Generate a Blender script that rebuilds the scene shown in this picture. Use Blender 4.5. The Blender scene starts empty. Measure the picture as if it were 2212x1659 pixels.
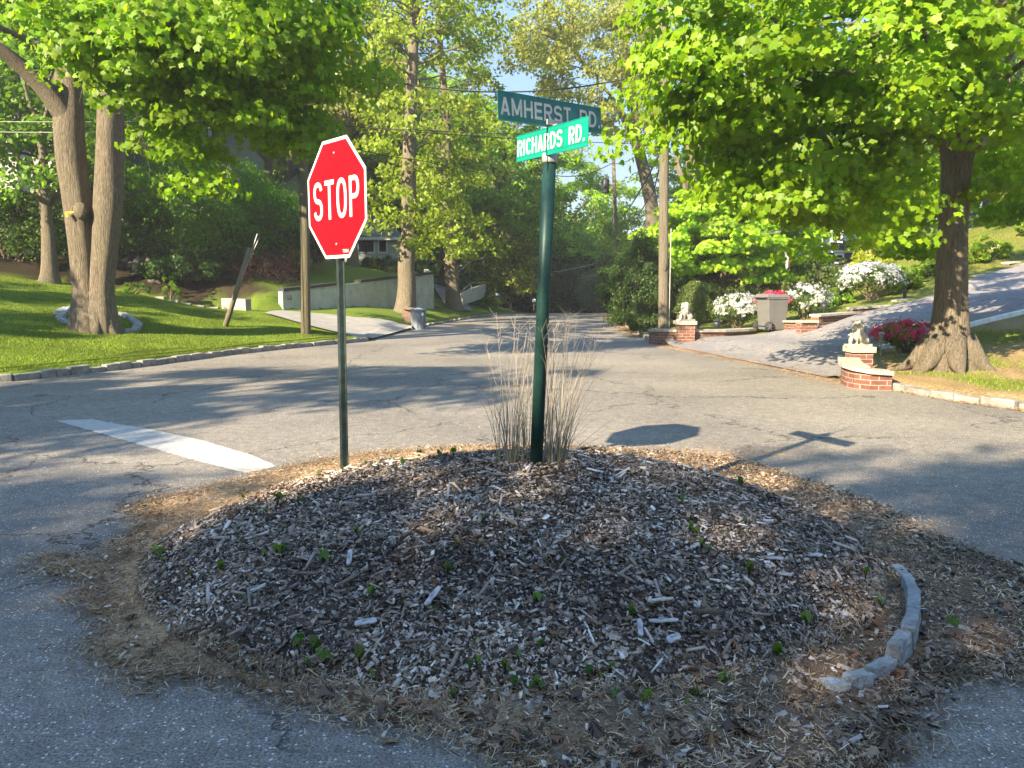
import bpy, math, random
import numpy as np
from mathutils import Vector, Matrix

# ------------------------------------------------------------------ camera, sky, sun
F = 1661.6; CX = 1106.0; CY = 829.5; H = 1.55; PITCH = math.atan((CY - 622) / F)
sc = bpy.context.scene
C = sc.collection
cd = bpy.data.cameras.new("camera"); cam = bpy.data.objects.new("camera", cd); C.objects.link(cam)
cam.location = (0, 0, H); cam.rotation_euler = (math.pi / 2 - PITCH, 0, 0)
cd.sensor_fit = 'HORIZONTAL'; cd.angle = 2 * math.atan(CX / F); cd.clip_start = 0.05; cd.clip_end = 3000
sc.camera = cam
SUN_EL = math.radians(28.0); SUN_AZ = math.atan2(-0.67, -0.745)      # azimuth measured from +Y towards +X
sdir = Vector((math.sin(SUN_AZ) * math.cos(SUN_EL), math.cos(SUN_AZ) * math.cos(SUN_EL), math.sin(SUN_EL)))
w = bpy.data.worlds.new("World"); sc.world = w; w.use_nodes = True
nt = w.node_tree; bg = nt.nodes['Background']
sky = nt.nodes.new('ShaderNodeTexSky'); sky.sky_type = 'NISHITA'; sky.sun_disc = False
sky.sun_elevation = SUN_EL; sky.sun_rotation = SUN_AZ % (2 * math.pi); sky.air_density = 1.0; sky.dust_density = 0.1; sky.ozone_density = 3.0
tcw = nt.nodes.new('ShaderNodeTexCoord'); sxw = nt.nodes.new('ShaderNodeSeparateXYZ'); nt.links.new(tcw.outputs['Generated'], sxw.inputs[0])
mrw = nt.nodes.new('ShaderNodeMapRange'); mrw.inputs[1].default_value = 0.15; mrw.inputs[2].default_value = 0.75; mrw.inputs[3].default_value = 0.25; mrw.inputs[4].default_value = 1.0
nt.links.new(sxw.outputs['Z'], mrw.inputs[0]); vmw = nt.nodes.new('ShaderNodeVectorMath'); vmw.operation = 'SCALE'
nt.links.new(sky.outputs[0], vmw.inputs[0]); nt.links.new(mrw.outputs[0], vmw.inputs['Scale']); nt.links.new(vmw.outputs[0], bg.inputs[0]); bg.inputs[1].default_value = 0.15
ld = bpy.data.lights.new("sun", 'SUN'); ld.energy = 5.0; ld.angle = math.radians(0.5); ld.color = (1.0, 0.83, 0.59)
lo = bpy.data.objects.new("sun", ld); C.objects.link(lo); lo.rotation_euler = sdir.to_track_quat('Z', 'Y').to_euler()
lo.location = (0, 0, 30)
sc.view_settings.view_transform = 'Standard'; sc.view_settings.look = 'None'
sc.view_settings.exposure = 2.0; sc.view_settings.gamma = 1.0
try:
    sc.cycles.max_bounces = 8; sc.cycles.diffuse_bounces = 5; sc.cycles.glossy_bounces = 2
    sc.cycles.transmission_bounces = 4; sc.cycles.transparent_max_bounces = 6
    sc.cycles.caustics_reflective = False; sc.cycles.caustics_refractive = False
except Exception: pass

def ray(px, py):
    x = (px - CX) / F; y = (CY - py) / F; s, c = math.sin(PITCH), math.cos(PITCH)
    return x, c + s * y, -s + c * y
def at(px, py, Y):
    dx, dy, dz = ray(px, py); t = Y / dy
    return Vector((dx * t, Y, H + dz * t))
def atz(px, py, z=0.0):
    dx, dy, dz = ray(px, py); t = (z - H) / dz
    return Vector((dx * t, dy * t, z))
def xat(px, Y):      # world x of an image column at depth Y (close enough for laying out)
    return (px - CX) / F * Y

# ------------------------------------------------------------------ materials
def newmat(name):
    m = bpy.data.materials.new(name); m.use_nodes = True
    n = m.node_tree.nodes; b = n['Principled BSDF']
    b.inputs['Specular IOR Level'].default_value = 0.3
    return m, m.node_tree, n, b
def N(t, kind, **kw):
    nd = t.nodes.new(kind)
    for k, v in kw.items():
        if k in nd.inputs: nd.inputs[k].default_value = v
        else: setattr(nd, k, v)
    return nd
def ramp(t, fac, stops):
    r = t.nodes.new('ShaderNodeValToRGB'); e = r.color_ramp.elements
    e[0].position = stops[0][0]; e[0].color = (*stops[0][1], 1); e[1].position = stops[-1][0]; e[1].color = (*stops[-1][1], 1)
    for p, c in stops[1:-1]:
        q = e.new(p); q.color = (*c, 1)
    t.links.new(fac, r.inputs[0]); return r.outputs[0]
def coords(t, kind='Object', scale=(1, 1, 1)):
    tc = t.nodes.new('ShaderNodeTexCoord'); mp = t.nodes.new('ShaderNodeMapping'); mp.inputs['Scale'].default_value = scale
    t.links.new(tc.outputs[kind], mp.inputs[0]); return mp.outputs[0]
def bump(t, b, h, strength=0.4, dist=0.02):
    bp = t.nodes.new('ShaderNodeBump'); bp.inputs['Strength'].default_value = strength; bp.inputs['Distance'].default_value = dist
    t.links.new(h, bp.inputs['Height']); t.links.new(bp.outputs[0], b.inputs['Normal'])
def mix(t, fac, a, b, mode='MIX'):
    m = t.nodes.new('ShaderNodeMixRGB'); m.blend_type = mode
    for s, i in ((fac, 0), (a, 1), (b, 2)):
        if isinstance(s, (int, float)): m.inputs[i].default_value = s
        elif isinstance(s, tuple): m.inputs[i].default_value = (*s, 1)
        else: t.links.new(s, m.inputs[i])
    return m.outputs[0]
def noise(t, vec, scale, detail=4, rough=0.6):
    n = N(t, 'ShaderNodeTexNoise', Scale=scale, Detail=detail, Roughness=rough)
    t.links.new(vec, n.inputs['Vector']); return n.outputs['Fac']

def flat(name, c, rough=0.6, metal=0.0, var=0.25, scale=9.0, bs=0.15, bd=0.004):
    m, t, n, b = newmat(name); v = coords(t)
    f = noise(t, v, scale, 5, 0.65)
    lo_ = tuple(x * (1 - var) for x in c); hi = tuple(min(1, x * (1 + var)) for x in c)
    t.links.new(ramp(t, f, [(0.3, lo_), (0.7, hi)]), b.inputs['Base Color'])
    b.inputs['Roughness'].default_value = rough; b.inputs['Metallic'].default_value = metal
    if bs: bump(t, b, noise(t, v, scale * 6, 3), bs, bd)
    return m
def leafmat(name, trans=0.42, tint=(1.25, 1.15, 0.5), rough=0.5, gl=0.02):
    m, t, n, b = newmat(name); n.remove(b); out = n['Material Output']
    at_ = N(t, 'ShaderNodeAttribute', attribute_name='Col')
    d = n.new('ShaderNodeBsdfDiffuse'); tr = n.new('ShaderNodeBsdfTranslucent'); g = N(t, 'ShaderNodeBsdfGlossy', Roughness=rough)
    t.links.new(at_.outputs['Color'], d.inputs['Color'])
    t.links.new(mix(t, 1.0, at_.outputs['Color'], tint, 'MULTIPLY'), tr.inputs['Color'])
    m1 = n.new('ShaderNodeMixShader'); m1.inputs[0].default_value = trans
    t.links.new(d.outputs[0], m1.inputs[1]); t.links.new(tr.outputs[0], m1.inputs[2])
    m2 = n.new('ShaderNodeMixShader'); m2.inputs[0].default_value = gl
    t.links.new(m1.outputs[0], m2.inputs[1]); t.links.new(g.outputs[0], m2.inputs[2]); t.links.new(m2.outputs[0], out.inputs[0])
    return m
def barkmat(name, a, b_, c, sc_=(15, 15, 1.5)):
    m, t, n, b = newmat(name); v = coords(t, 'Object', sc_)
    f = noise(t, v, 2.2, 8, 0.75); g = noise(t, coords(t), 1.1, 3)
    f2 = noise(t, coords(t, 'Object', (sc_[0] * 2.4, sc_[1] * 2.4, sc_[2] * 3.2)), 1.6, 4, .6); f = mix(t, 0.42, f, f2)
    col = ramp(t, f, [(0.41, a), (0.5, b_), (0.6, c)])
    t.links.new(mix(t, g, col, (0.16, 0.15, 0.10)), b.inputs['Base Color'])
    b.inputs['Roughness'].default_value = 0.95; bump(t, b, f, 1.0, 0.12); return m
def colmat(name, rough=0.85, ns=40.0, var=0.35, bs=0.3, bd=0.01, spec=0.2):
    m, t, n, b = newmat(name); at_ = N(t, 'ShaderNodeAttribute', attribute_name='Col')
    v = coords(t); f = noise(t, v, ns, 4, 0.7)
    t.links.new(mix(t, 1.0, at_.outputs['Color'], ramp(t, f, [(0.3, (1 - var,) * 3), (0.7, (1 + var,) * 3)]), 'MULTIPLY'), b.inputs['Base Color'])
    b.inputs['Roughness'].default_value = rough; b.inputs['Specular IOR Level'].default_value = spec
    bump(t, b, f, bs, bd); return m

def asphalt(name, base, warm, sp=0.5, spk=(0.62, 0.6, 0.56)):
    m, t, n, b = newmat(name); v = coords(t)
    big = noise(t, v, 0.35, 4, 0.6); fine = noise(t, v, 90, 3, 0.8); mid = noise(t, v, 9, 5, 0.7)
    c0 = mix(t, ramp(t, big, [(0.35, (0, 0, 0)), (0.65, (1, 1, 1))]), base, warm)
    c1 = mix(t, 1.0, c0, ramp(t, fine, [(0.38, (0.45, 0.45, 0.47)), (0.62, (1.55, 1.55, 1.53))]), 'MULTIPLY')
    c1 = mix(t, 1.0, c1, ramp(t, mid, [(0.4, (0.84,) * 3), (0.6, (1.14,) * 3)]), 'MULTIPLY')
    vo = N(t, 'ShaderNodeTexVoronoi', Scale=75.0); t.links.new(v, vo.inputs['Vector'])
    wn = N(t, 'ShaderNodeTexWhiteNoise'); t.links.new(vo.outputs['Color'], wn.inputs['Vector'])
    pick = ramp(t, wn.outputs['Value'], [(0.9 - 0.08 * sp, (0, 0, 0)), (0.92 - 0.08 * sp, (1, 1, 1))])
    size = ramp(t, vo.outputs['Distance'], [(0.28, (1, 1, 1)), (0.4, (0, 0, 0))])
    c2 = mix(t, mix(t, 1.0, pick, size, 'MULTIPLY'), c1, spk)
    # long thin cracks
    vc = N(t, 'ShaderNodeTexVoronoi', Scale=0.33, feature='DISTANCE_TO_EDGE')
    wv = t.nodes.new('ShaderNodeVectorMath'); wv.operation = 'ADD'; nn = N(t, 'ShaderNodeTexNoise', Scale=1.3, Detail=6.0, Roughness=0.7)
    t.links.new(v, nn.inputs['Vector']); t.links.new(v, wv.inputs[0]); t.links.new(nn.outputs['Color'], wv.inputs[1])
    t.links.new(wv.outputs[0], vc.inputs['Vector'])
    cr = ramp(t, vc.outputs['Distance'], [(0.0, (1, 1, 1)), (0.007, (0, 0, 0))])
    gate = ramp(t, noise(t, v, 0.5, 2), [(0.44, (0, 0, 0)), (0.5, (1, 1, 1))])
    c3 = mix(t, mix(t, 1.0, cr, gate, 'MULTIPLY'), c2, (0.03, 0.03, 0.03))
    t.links.new(c3, b.inputs['Base Color']); b.inputs['Roughness'].default_value = 0.9; b.inputs['Specular IOR Level'].default_value = 0.25
    bump(t, b, fine, 0.6, 0.006); return m

def brickmat(name):
    m, t, n, b = newmat(name); tc = n.new('ShaderNodeTexCoord')
    br = N(t, 'ShaderNodeTexBrick', Scale=1.0); br.inputs['Color1'].default_value = (0.15, 0.062, 0.045, 1); br.inputs['Color2'].default_value = (0.20, 0.092, 0.068, 1)
    br.inputs['Mortar'].default_value = (0.32, 0.26, 0.21, 1); br.inputs['Mortar Size'].default_value = 0.006
    br.inputs['Brick Width'].default_value = 0.215; br.inputs['Row Height'].default_value = 0.076
    t.links.new(tc.outputs['UV'], br.inputs['Vector'])
    f = noise(t, coords(t), 14, 4); t.links.new(mix(t, 0.5, br.outputs[0], ramp(t, f, [(0.3, (0.55,) * 3), (0.7, (1.3,) * 3)]), 'MULTIPLY'), b.inputs['Base Color'])
    b.inputs['Roughness'].default_value = 0.9; bump(t, b, br.outputs['Fac'], -0.5, 0.01); return m
def sidingmat(name, c, step=0.15, dark=0.55):
    m, t, n, b = newmat(name); v = coords(t)
    sp = n.new('ShaderNodeSeparateXYZ'); t.links.new(v, sp.inputs[0])
    md = N(t, 'ShaderNodeMath', operation='MODULO'); t.links.new(sp.outputs['Z'], md.inputs[0]); md.inputs[1].default_value = step
    dv = N(t, 'ShaderNodeMath', operation='DIVIDE'); t.links.new(md.outputs[0], dv.inputs[0]); dv.inputs[1].default_value = step
    t.links.new(mix(t, 1.0, c, ramp(t, dv.outputs[0], [(0.0, (dark,) * 3), (0.14, (1, 1, 1))]), 'MULTIPLY'), b.inputs['Base Color'])
    bump(t, b, dv.outputs[0], 0.4, 0.02); b.inputs['Roughness'].default_value = 0.7; return m

M = {}
M['leaf'] = leafmat('leaf_green', 0.55, (1.6, 1.55, 0.5))
M['leafdark'] = leafmat('leaf_dark', 0.25, (1.1, 1.1, 0.6))
M['petal'] = leafmat('petal', 0.4, (1, 1, 1), 0.6, 0.01)
M['blade'] = leafmat('grass_blade', 0.3, (1.2, 1.1, 0.6), 0.6, 0.01)
M['straw'] = leafmat('dry_straw', 0.25, (1.1, 1.0, 0.8), 0.6, 0.02)
M['bark'] = barkmat('bark_grey_brown', (0.07, 0.052, 0.038), (0.23, 0.175, 0.13), (0.38, 0.30, 0.23))
M['barkdark'] = barkmat('bark_dark', (0.05, 0.042, 0.035), (0.13, 0.10, 0.075), (0.22, 0.18, 0.14))
M['twig'] = barkmat('bark_twig', (0.14, 0.10, 0.07), (0.26, 0.19, 0.13), (0.36, 0.27, 0.19))
M['asphalt'] = asphalt('asphalt_worn', (0.165, 0.152, 0.133), (0.245, 0.223, 0.187), 0.55)
M['drive_asphalt'] = asphalt('asphalt_driveway', (0.19, 0.18, 0.18), (0.24, 0.225, 0.215), 0.0)
M['concrete'] = flat('concrete_driveway', (0.30, 0.285, 0.255), 0.9, 0, 0.15, 3, 0.3, 0.005)
M['terrain'] = colmat('terrain_soil_and_turf', 0.95, 26, 0.5, 0.8, 0.05, 0.1)
M['mulch'] = colmat('mulch_chips', 0.85, 60, 0.3, 0.3, 0.004)
M['litter'] = colmat('needle_litter', 0.95, 70, 0.45, 0.8, 0.01, 0.1)
M['stone'] = flat('granite_kerb', (0.25, 0.235, 0.21), 0.9, 0, 0.45, 5, 0.6, 0.02)
M['whitestone'] = flat('painted_stone', (0.26, 0.275, 0.275), 0.85, 0, 0.5, 9, 0.6, 0.02)
M['capstone'] = flat('limestone_cap', (0.38, 0.345, 0.28), 0.85, 0, 0.2, 8, 0.3, 0.01)
M['statue'] = flat('carved_limestone', (0.46, 0.41, 0.31), 0.85, 0, 0.28, 14, 0.5, 0.01)
M['statue_grey'] = flat('weathered_limestone', (0.36, 0.33, 0.28), 0.9, 0, 0.45, 14, 0.5, 0.01)
M['brick'] = brickmat('red_brick')
M['stucco'] = flat('stucco_grey', (0.42, 0.43, 0.36), 0.95, 0, 0.22, 2.2, 0.4, 0.01)
M['boulder'] = flat('boulder', (0.085, 0.08, 0.065), 0.95, 0, 0.5, 3, 0.8, 0.05)
M['poletimber'] = barkmat('weathered_pole', (0.12, 0.10, 0.08), (0.22, 0.18, 0.14), (0.33, 0.27, 0.2), (14, 14, 0.5))
M['polemoss'] = barkmat('mossy_pole', (0.05, 0.038, 0.028), (0.12, 0.095, 0.05), (0.22, 0.19, 0.06), (14, 14, 0.7))
M['greenpaint'] = flat('green_paint', (0.012, 0.042, 0.036), 0.45, 0.1, 0.35, 14, 0.2, 0.002)
M['postpaint'] = flat('weathered_post_paint', (0.028, 0.042, 0.040), 0.5, 0.2, 0.5, 20, 0.2, 0.002)
M['galv'] = flat('galvanised_metal', (0.33, 0.32, 0.30), 0.45, 0.5, 0.25, 12, 0.1, 0.001)
M['darkmetal'] = flat('dark_metal', (0.05, 0.06, 0.06), 0.5, 0.5, 0.3)
M['red'] = flat('sign_red', (0.44, 0.005, 0.012), 0.5, 0, 0.05, 5, 0.0)
M['white'] = flat('sign_white', (0.62, 0.61, 0.58), 0.5, 0, 0.05, 5, 0.0)
def ribbed(name, c):
    m, t, n, b = newmat(name); f = noise(t, coords(t, 'Object', (170, 0.4, 0.4)), 1.0, 2); g = noise(t, coords(t), 3.5, 4)
    c1 = ramp(t, f, [(0.35, tuple(x * .8 for x in c)), (0.65, tuple(x * 1.15 for x in c))]); t.links.new(mix(t, 1.0, c1, ramp(t, g, [(0.3, (.82,) * 3), (0.7, (1.1,) * 3)]), 'MULTIPLY'), b.inputs['Base Color']); b.inputs['Roughness'].default_value = 0.5; return m
M['red'] = ribbed('sign_red', (0.40, 0.003, 0.010)); M['red'].node_tree.nodes['Principled BSDF'].inputs['Specular IOR Level'].default_value = 0.12
def wornpaint(name):
    m, t, n, b = newmat(name); v = coords(t); f = noise(t, v, 7, 9, 0.8); g = noise(t, v, 60, 4, .7)
    c1 = mix(t, ramp(t, f, [(0.56, (0, 0, 0)), (0.62, (1, 1, 1))]), (0.33, 0.325, 0.30), (0.18, 0.17, 0.155)); t.links.new(mix(t, 1.0, c1, ramp(t, g, [(0.35, (.75,) * 3), (0.65, (1.15,) * 3)]), 'MULTIPLY'), b.inputs['Base Color']); b.inputs['Roughness'].default_value = 0.85; return m
M['roadpaint'] = wornpaint('road_paint')
M['teal'] = flat('blade_green_bright', (0.004, 0.22, 0.155), 0.4, 0, 0.12, 5, 0.0)
M['tealshaded'] = flat('blade_green_shaded', (0.03, 0.16, 0.14), 0.5, 0, 0.22, 9, 0.0)  # duller copy of the blade green; the unlit blade's shade is in the colour
M['lettergrey'] = flat('letter_shaded', (0.50, 0.48, 0.44), 0.6, 0, 0.15, 25, 0.0)  # greyer letters for the blade turned from the sun; shade put in the colour
M['roadpaint'] = flat('road_paint', (0.42, 0.41, 0.38), 0.8, 0, 0.25, 18, 0.4, 0.003)
M['wire'] = flat('cable', (0.035, 0.035, 0.035), 0.6, 0, 0.1, 5, 0)
M['wirelit'] = flat('cable_sunlit_tone', (0.35, 0.35, 0.33), 0.5, 0, 0.1, 5, 0)  # paler copy of the cable; its sunlit look is put in the colour
M['binblue'] = flat('bin_greyblue', (0.20, 0.235, 0.285), 0.5, 0, 0.08, 6, 0.1)
M['bingrey'] = flat('cart_grey', (0.13, 0.13, 0.125), 0.5, 0, 0.1, 6, 0.1)
M['rubber'] = flat('rubber', (0.03, 0.03, 0.03), 0.8)
M['sunlitpole'] = barkmat('timber_sunlit_tone', (0.26, 0.22, 0.15), (0.38, 0.33, 0.24), (0.5, 0.44, 0.33), (14, 14, 0.5))  # lighter timber; sunlight on the guy post is put in the colour
M['card'] = flat('cardboard', (0.17, 0.115, 0.08), 0.9)
M['oldbrick'] = flat('old_brick', (0.12, 0.06, 0.045), 0.9, 0, 0.3, 6)
M['plastic'] = flat('plastic_white', (0.75, 0.76, 0.75), 0.4)
M['yellow'] = flat('sign_yellow', (0.75, 0.42, 0.01), 0.5, 0, 0.08)
M['black'] = flat('black_ink', (0.01, 0.01, 0.01), 0.6)
M['siding'] = sidingmat('grey_siding', (0.40, 0.42, 0.44), 0.16)
M['bluesiding'] = sidingmat('blue_siding', (0.035, 0.065, 0.10), 0.16)
M['plaster'] = flat('white_plaster', (0.38, 0.38, 0.36), 0.8, 0, 0.12, 3)
M['timber'] = flat('dark_timber', (0.05, 0.05, 0.05), 0.8)
M['trim'] = flat('white_trim', (0.68, 0.70, 0.70), 0.6, 0, 0.05)
M['slate'] = sidingmat('slate_roof', (0.13, 0.14, 0.16), 0.2, 0.5)
M['glass'] = flat('window_glass', (0.02, 0.025, 0.03), 0.08, 0, 0.2, 2, 0)
M['ground'] = flat('far_ground', (0.06, 0.09, 0.02), 1.0, 0, 0.3, 0.2, 0)

# ------------------------------------------------------------------ mesh tools
def tag(o, label=None, cat=None, group=None, kind=None):
    if label: o['label'] = label
    if cat: o['category'] = cat
    if group: o['group'] = group
    if kind: o['kind'] = kind
    return o
def empty(name, loc, rot=(0, 0, 0), label=None, cat=None, group=None):
    o = bpy.data.objects.new(name, None); C.objects.link(o); o.location = loc; o.rotation_euler = rot
    o.empty_display_size = 0.2
    return tag(o, label, cat, group)
def link(name, me, m, parent=None, loc=None):
    o = bpy.data.objects.new(name, me); C.objects.link(o)
    if m is not None:
        me.materials.clear(); me.materials.append(m)
    if parent is not None: o.parent = parent
    if loc is not None: o.location = loc
    return o
def np_mesh(name, V, Fc, col=None, smooth=False, uv=None):
    """V (n,3); Fc (m,k) equal-size faces, or list of arrays of different k"""
    me = bpy.data.meshes.new(name); V = np.asarray(V, np.float32)
    groups = Fc if isinstance(Fc, list) else [Fc]
    groups = [np.asarray(g, np.int32) for g in groups if len(g)]
    loops = np.concatenate([g.ravel() for g in groups]); tot = np.concatenate([np.full(len(g), g.shape[1], np.int32) for g in groups])
    st = np.concatenate([[0], np.cumsum(tot)[:-1]]).astype(np.int32)
    me.vertices.add(len(V)); me.vertices.foreach_set('co', V.ravel())
    me.loops.add(len(loops)); me.loops.foreach_set('vertex_index', loops)
    me.polygons.add(len(tot)); me.polygons.foreach_set('loop_start', st); me.polygons.foreach_set('loop_total', tot)
    if smooth: me.polygons.foreach_set('use_smooth', np.ones(len(tot), bool))
    me.update(calc_edges=True)
    if col is not None:
        a = me.color_attributes.new('Col', 'FLOAT_COLOR', 'POINT')
        c4 = np.ones((len(V), 4), np.float32); c4[:, :3] = col; a.data.foreach_set('color', c4.ravel())
    return me
class MB:
    def __init__(s): s.v = []; s.f = []; s.uv = []
    def quadbox(s, P):            # P: 8 corner points, bottom 4 ccw then top 4
        b = len(s.v); s.v += [tuple(p) for p in P]
        for q in ((3, 2, 1, 0), (4, 5, 6, 7), (0, 1, 5, 4), (1, 2, 6, 5), (2, 3, 7, 6), (3, 0, 4, 7)): s.f.append([b + i for i in q])
    def box(s, x0, x1, y0, y1, z0, z1, taper=0.0):
        t = taper
        s.quadbox([(x0, y0, z0), (x1, y0, z0), (x1, y1, z0), (x0, y1, z0), (x0 + t, y0 + t, z1), (x1 - t, y0 + t, z1), (x1 - t, y1 - t, z1), (x0 + t, y1 - t, z1)])
    def obox(s, c, ax, ay, az):   # oriented box by centre and half axes
        c, ax, ay, az = map(Vector, (c, ax, ay, az))
        s.quadbox([c - ax - ay - az, c + ax - ay - az, c + ax + ay - az, c - ax + ay - az, c - ax - ay + az, c + ax - ay + az, c + ax + ay + az, c - ax + ay + az])
    def tube(s, pts, rad, n=8, cap=True):
        pts = [Vector(p) for p in pts]
        if not hasattr(rad, '__len__'): rad = [rad] * len(pts)
        b = len(s.v); up = None
        for i, p in enumerate(pts):
            d = (pts[min(i + 1, len(pts) - 1)] - pts[max(i - 1, 0)]).normalized()
            if up is None: up = Vector((1, 0, 0)) if abs(d.x) < 0.9 else Vector((0, 1, 0))
            u = (up - d * up.dot(d)).normalized(); v = d.cross(u); up = u
            for k in range(n):
                a = 2 * math.pi * k / n; s.v.append(tuple(p + (u * math.cos(a) + v * math.sin(a)) * rad[i]))
        for i in range(len(pts) - 1):
            for k in range(n):
                k2 = (k + 1) % n; s.f.append([b + i * n + k, b + i * n + k2, b + (i + 1) * n + k2, b + (i + 1) * n + k])
        if cap:
            s.f.append([b + k for k in range(n)][::-1]); e = b + (len(pts) - 1) * n; s.f.append([e + k for k in range(n)])
    def lathe(s, prof, n=24, c=(0, 0, 0), cap=True):
        b = len(s.v)
        for r, z in prof:
            for k in range(n):
                a = 2 * math.pi * k / n; s.v.append((c[0] + r * math.cos(a), c[1] + r * math.sin(a), c[2] + z))
        for i in range(len(prof) - 1):
            for k in range(n):
                k2 = (k + 1) % n; s.f.append([b + i * n + k, b + i * n + k2, b + (i + 1) * n + k2, b + (i + 1) * n + k])
        if cap:
            s.f.append([b + k for k in range(n)][::-1]); e = b + (len(prof) - 1) * n; s.f.append([e + k for k in range(n)])
    def prism(s, poly, a, b_, fr):   # polygon (2D) extruded from a to b_, fr maps (x, y, depth) -> 3D
        n = len(poly); b = len(s.v)
        for dd in (a, b_):
            for p in poly: s.v.append(tuple(fr(p[0], p[1], dd)))
        s.f.append([b + i for i in range(n)][::-1]); s.f.append([b + n + i for i in range(n)])
        for i in range(n):
            j = (i + 1) % n; s.f.append([b + i, b + j, b + n + j, b + n + i])
    def ellipsoid(s, c, r, n=10, m=7, rot=None):
        b = len(s.v)
        for i in range(m + 1):
            th = math.pi * i / m
            for k in range(n):
                ph = 2 * math.pi * k / n
                p = Vector((r[0] * math.sin(th) * math.cos(ph), r[1] * math.sin(th) * math.sin(ph), r[2] * math.cos(th)))
                if rot is not None: p = rot @ p
                s.v.append(tuple(p + Vector(c)))
        for i in range(m):
            for k in range(n):
                k2 = (k + 1) % n; s.f.append([b + i * n + k2, b + i * n + k, b + (i + 1) * n + k, b + (i + 1) * n + k2])
    def build(s, name, m, parent=None, smooth=False, bev=0.0, loc=None):
        me = bpy.data.meshes.new(name); me.from_pydata([tuple(v) for v in s.v], [], s.f); me.validate(); me.update()
        if smooth: me.polygons.foreach_set('use_smooth', [True] * len(me.polygons))
        o = link(name, me, m, parent, loc)
        if bev:
            md = o.modifiers.new('bevel', 'BEVEL'); md.width = bev; md.segments = 2; md.limit_method = 'ANGLE'
        return o

def blockwall(name, pts, zb, zt, th, m, parent=None):
    """wall following a polyline; uv in metres so bricks run along it"""
    P = [Vector((p[0], p[1], 0)) for p in pts]; n = len(P); V = []; UV = []; Fc = []
    Nn = []
    for i in range(n):
        d = (P[min(i + 1, n - 1)] - P[max(i - 1, 0)]).normalized(); Nn.append(Vector((-d.y, d.x, 0)))
    L = [0.0]
    for i in range(1, n): L.append(L[-1] + (P[i] - P[i - 1]).length)
    fl = []
    def quad(a, b, c, d, uvs):
        k = len(V); V.extend([a, b, c, d]); Fc.append([k, k + 1, k + 2, k + 3]); fl.extend(uvs)
    def pt(i, side, z): q = P[i] + Nn[i] * (side * th / 2); return (q.x, q.y, z)
    for i in range(n - 1):
        j = i + 1
        quad(pt(i, -1, zb[i]), pt(j, -1, zb[j]), pt(j, -1, zt[j]), pt(i, -1, zt[i]), [(L[i], zb[i]), (L[j], zb[j]), (L[j], zt[j]), (L[i], zt[i])])
        quad(pt(j, 1, zb[j]), pt(i, 1, zb[i]), pt(i, 1, zt[i]), pt(j, 1, zt[j]), [(L[j], zb[j]), (L[i], zb[i]), (L[i], zt[i]), (L[j], zt[j])])
        quad(pt(i, -1, zt[i]), pt(j, -1, zt[j]), pt(j, 1, zt[j]), pt(i, 1, zt[i]), [(L[i], 0), (L[j], 0), (L[j], th), (L[i], th)])
    quad(pt(0, 1, zb[0]), pt(0, -1, zb[0]), pt(0, -1, zt[0]), pt(0, 1, zt[0]), [(0, zb[0]), (th, zb[0]), (th, zt[0]), (0, zt[0])])
    e = n - 1
    quad(pt(e, -1, zb[e]), pt(e, 1, zb[e]), pt(e, 1, zt[e]), pt(e, -1, zt[e]), [(0, zb[e]), (th, zb[e]), (th, zt[e]), (0, zt[e])])
    me = bpy.data.meshes.new(name); me.from_pydata(V, [], Fc); u = me.uv_layers.new(name='UVMap')
    u.data.foreach_set('uv', np.array(fl, np.float32).ravel()); me.update()
    return link(name, me, m, parent)

# leaf templates: outline in xy, fan from first vertex
MAPLE = np.array([(0, 0), (.34, -.02), (.50, .14), (.40, .33), (.60, .62), (.30, .66), (.12, .78), (0, 1), (-.12, .78), (-.30, .66), (-.60, .62), (-.40, .33), (-.50, .14), (-.34, -.02)], float)
OVAL = np.array([(0, 0), (.28, .35), (.22, .75), (0, 1), (-.22, .75), (-.28, .35)], float)
DIAM = np.array([(0, 0), (.36, .5), (0, 1), (-.36, .5)], float)
NARROW = np.array([(0, 0), (.13, .45), (0, 1), (-.13, .45)], float)
def leaf_arrays(rng, pos, nrm, size, tmpl, curl=0.25, axis=None):
    """flat leaves of outline tmpl at pos, facing nrm; returns V, F, idx"""
    n = len(pos); nrm = nrm / np.linalg.norm(nrm, axis=1, keepdims=True)
    r = rng.normal(size=(n, 3)) if axis is None else axis
    a = r - nrm * (r * nrm).sum(1, keepdims=True); a /= np.linalg.norm(a, axis=1, keepdims=True) + 1e-9
    b = np.cross(nrm, a); k = len(tmpl)
    T = tmpl.copy(); zz = -curl * ((T[:, 0] * 1.3) ** 2 + 0.6 * T[:, 1] ** 2)
    s = np.asarray(size).reshape(-1, 1, 1) * np.ones((n, 1, 1))
    V = pos[:, None, :] + s * (T[None, :, 0:1] * b[:, None, :] + (T[None, :, 1:2] - 0.5) * a[:, None, :] + zz[None, :, None] * nrm[:, None, :])
    if k == 4:
        Fc = (np.arange(n)[:, None] * 4 + np.array([0, 1, 2, 3])[None]).astype(np.int32)
    else:
        tri = np.array([(0, i, i + 1) for i in range(1, k - 1)]); Fc = (np.arange(n)[:, None, None] * k + tri[None]).reshape(-1, 3).astype(np.int32)
    return V.reshape(-1, 3), Fc, k
def leafcol(rng, n, k, base, var=0.22, yellow=0.15, clus=None):
    base = np.asarray(base, float); c = base[None] * np.exp(rng.normal(0, var, (n, 1)))
    y = rng.random((n, 1)) * yellow
    c = c * (1 - y) + y * np.array([[base[1] * 1.3, base[1] * 1.25, base[2]]])
    if clus is not None: c *= clus
    return np.repeat(np.clip(c, 0, 0.9), k, axis=0)
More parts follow.
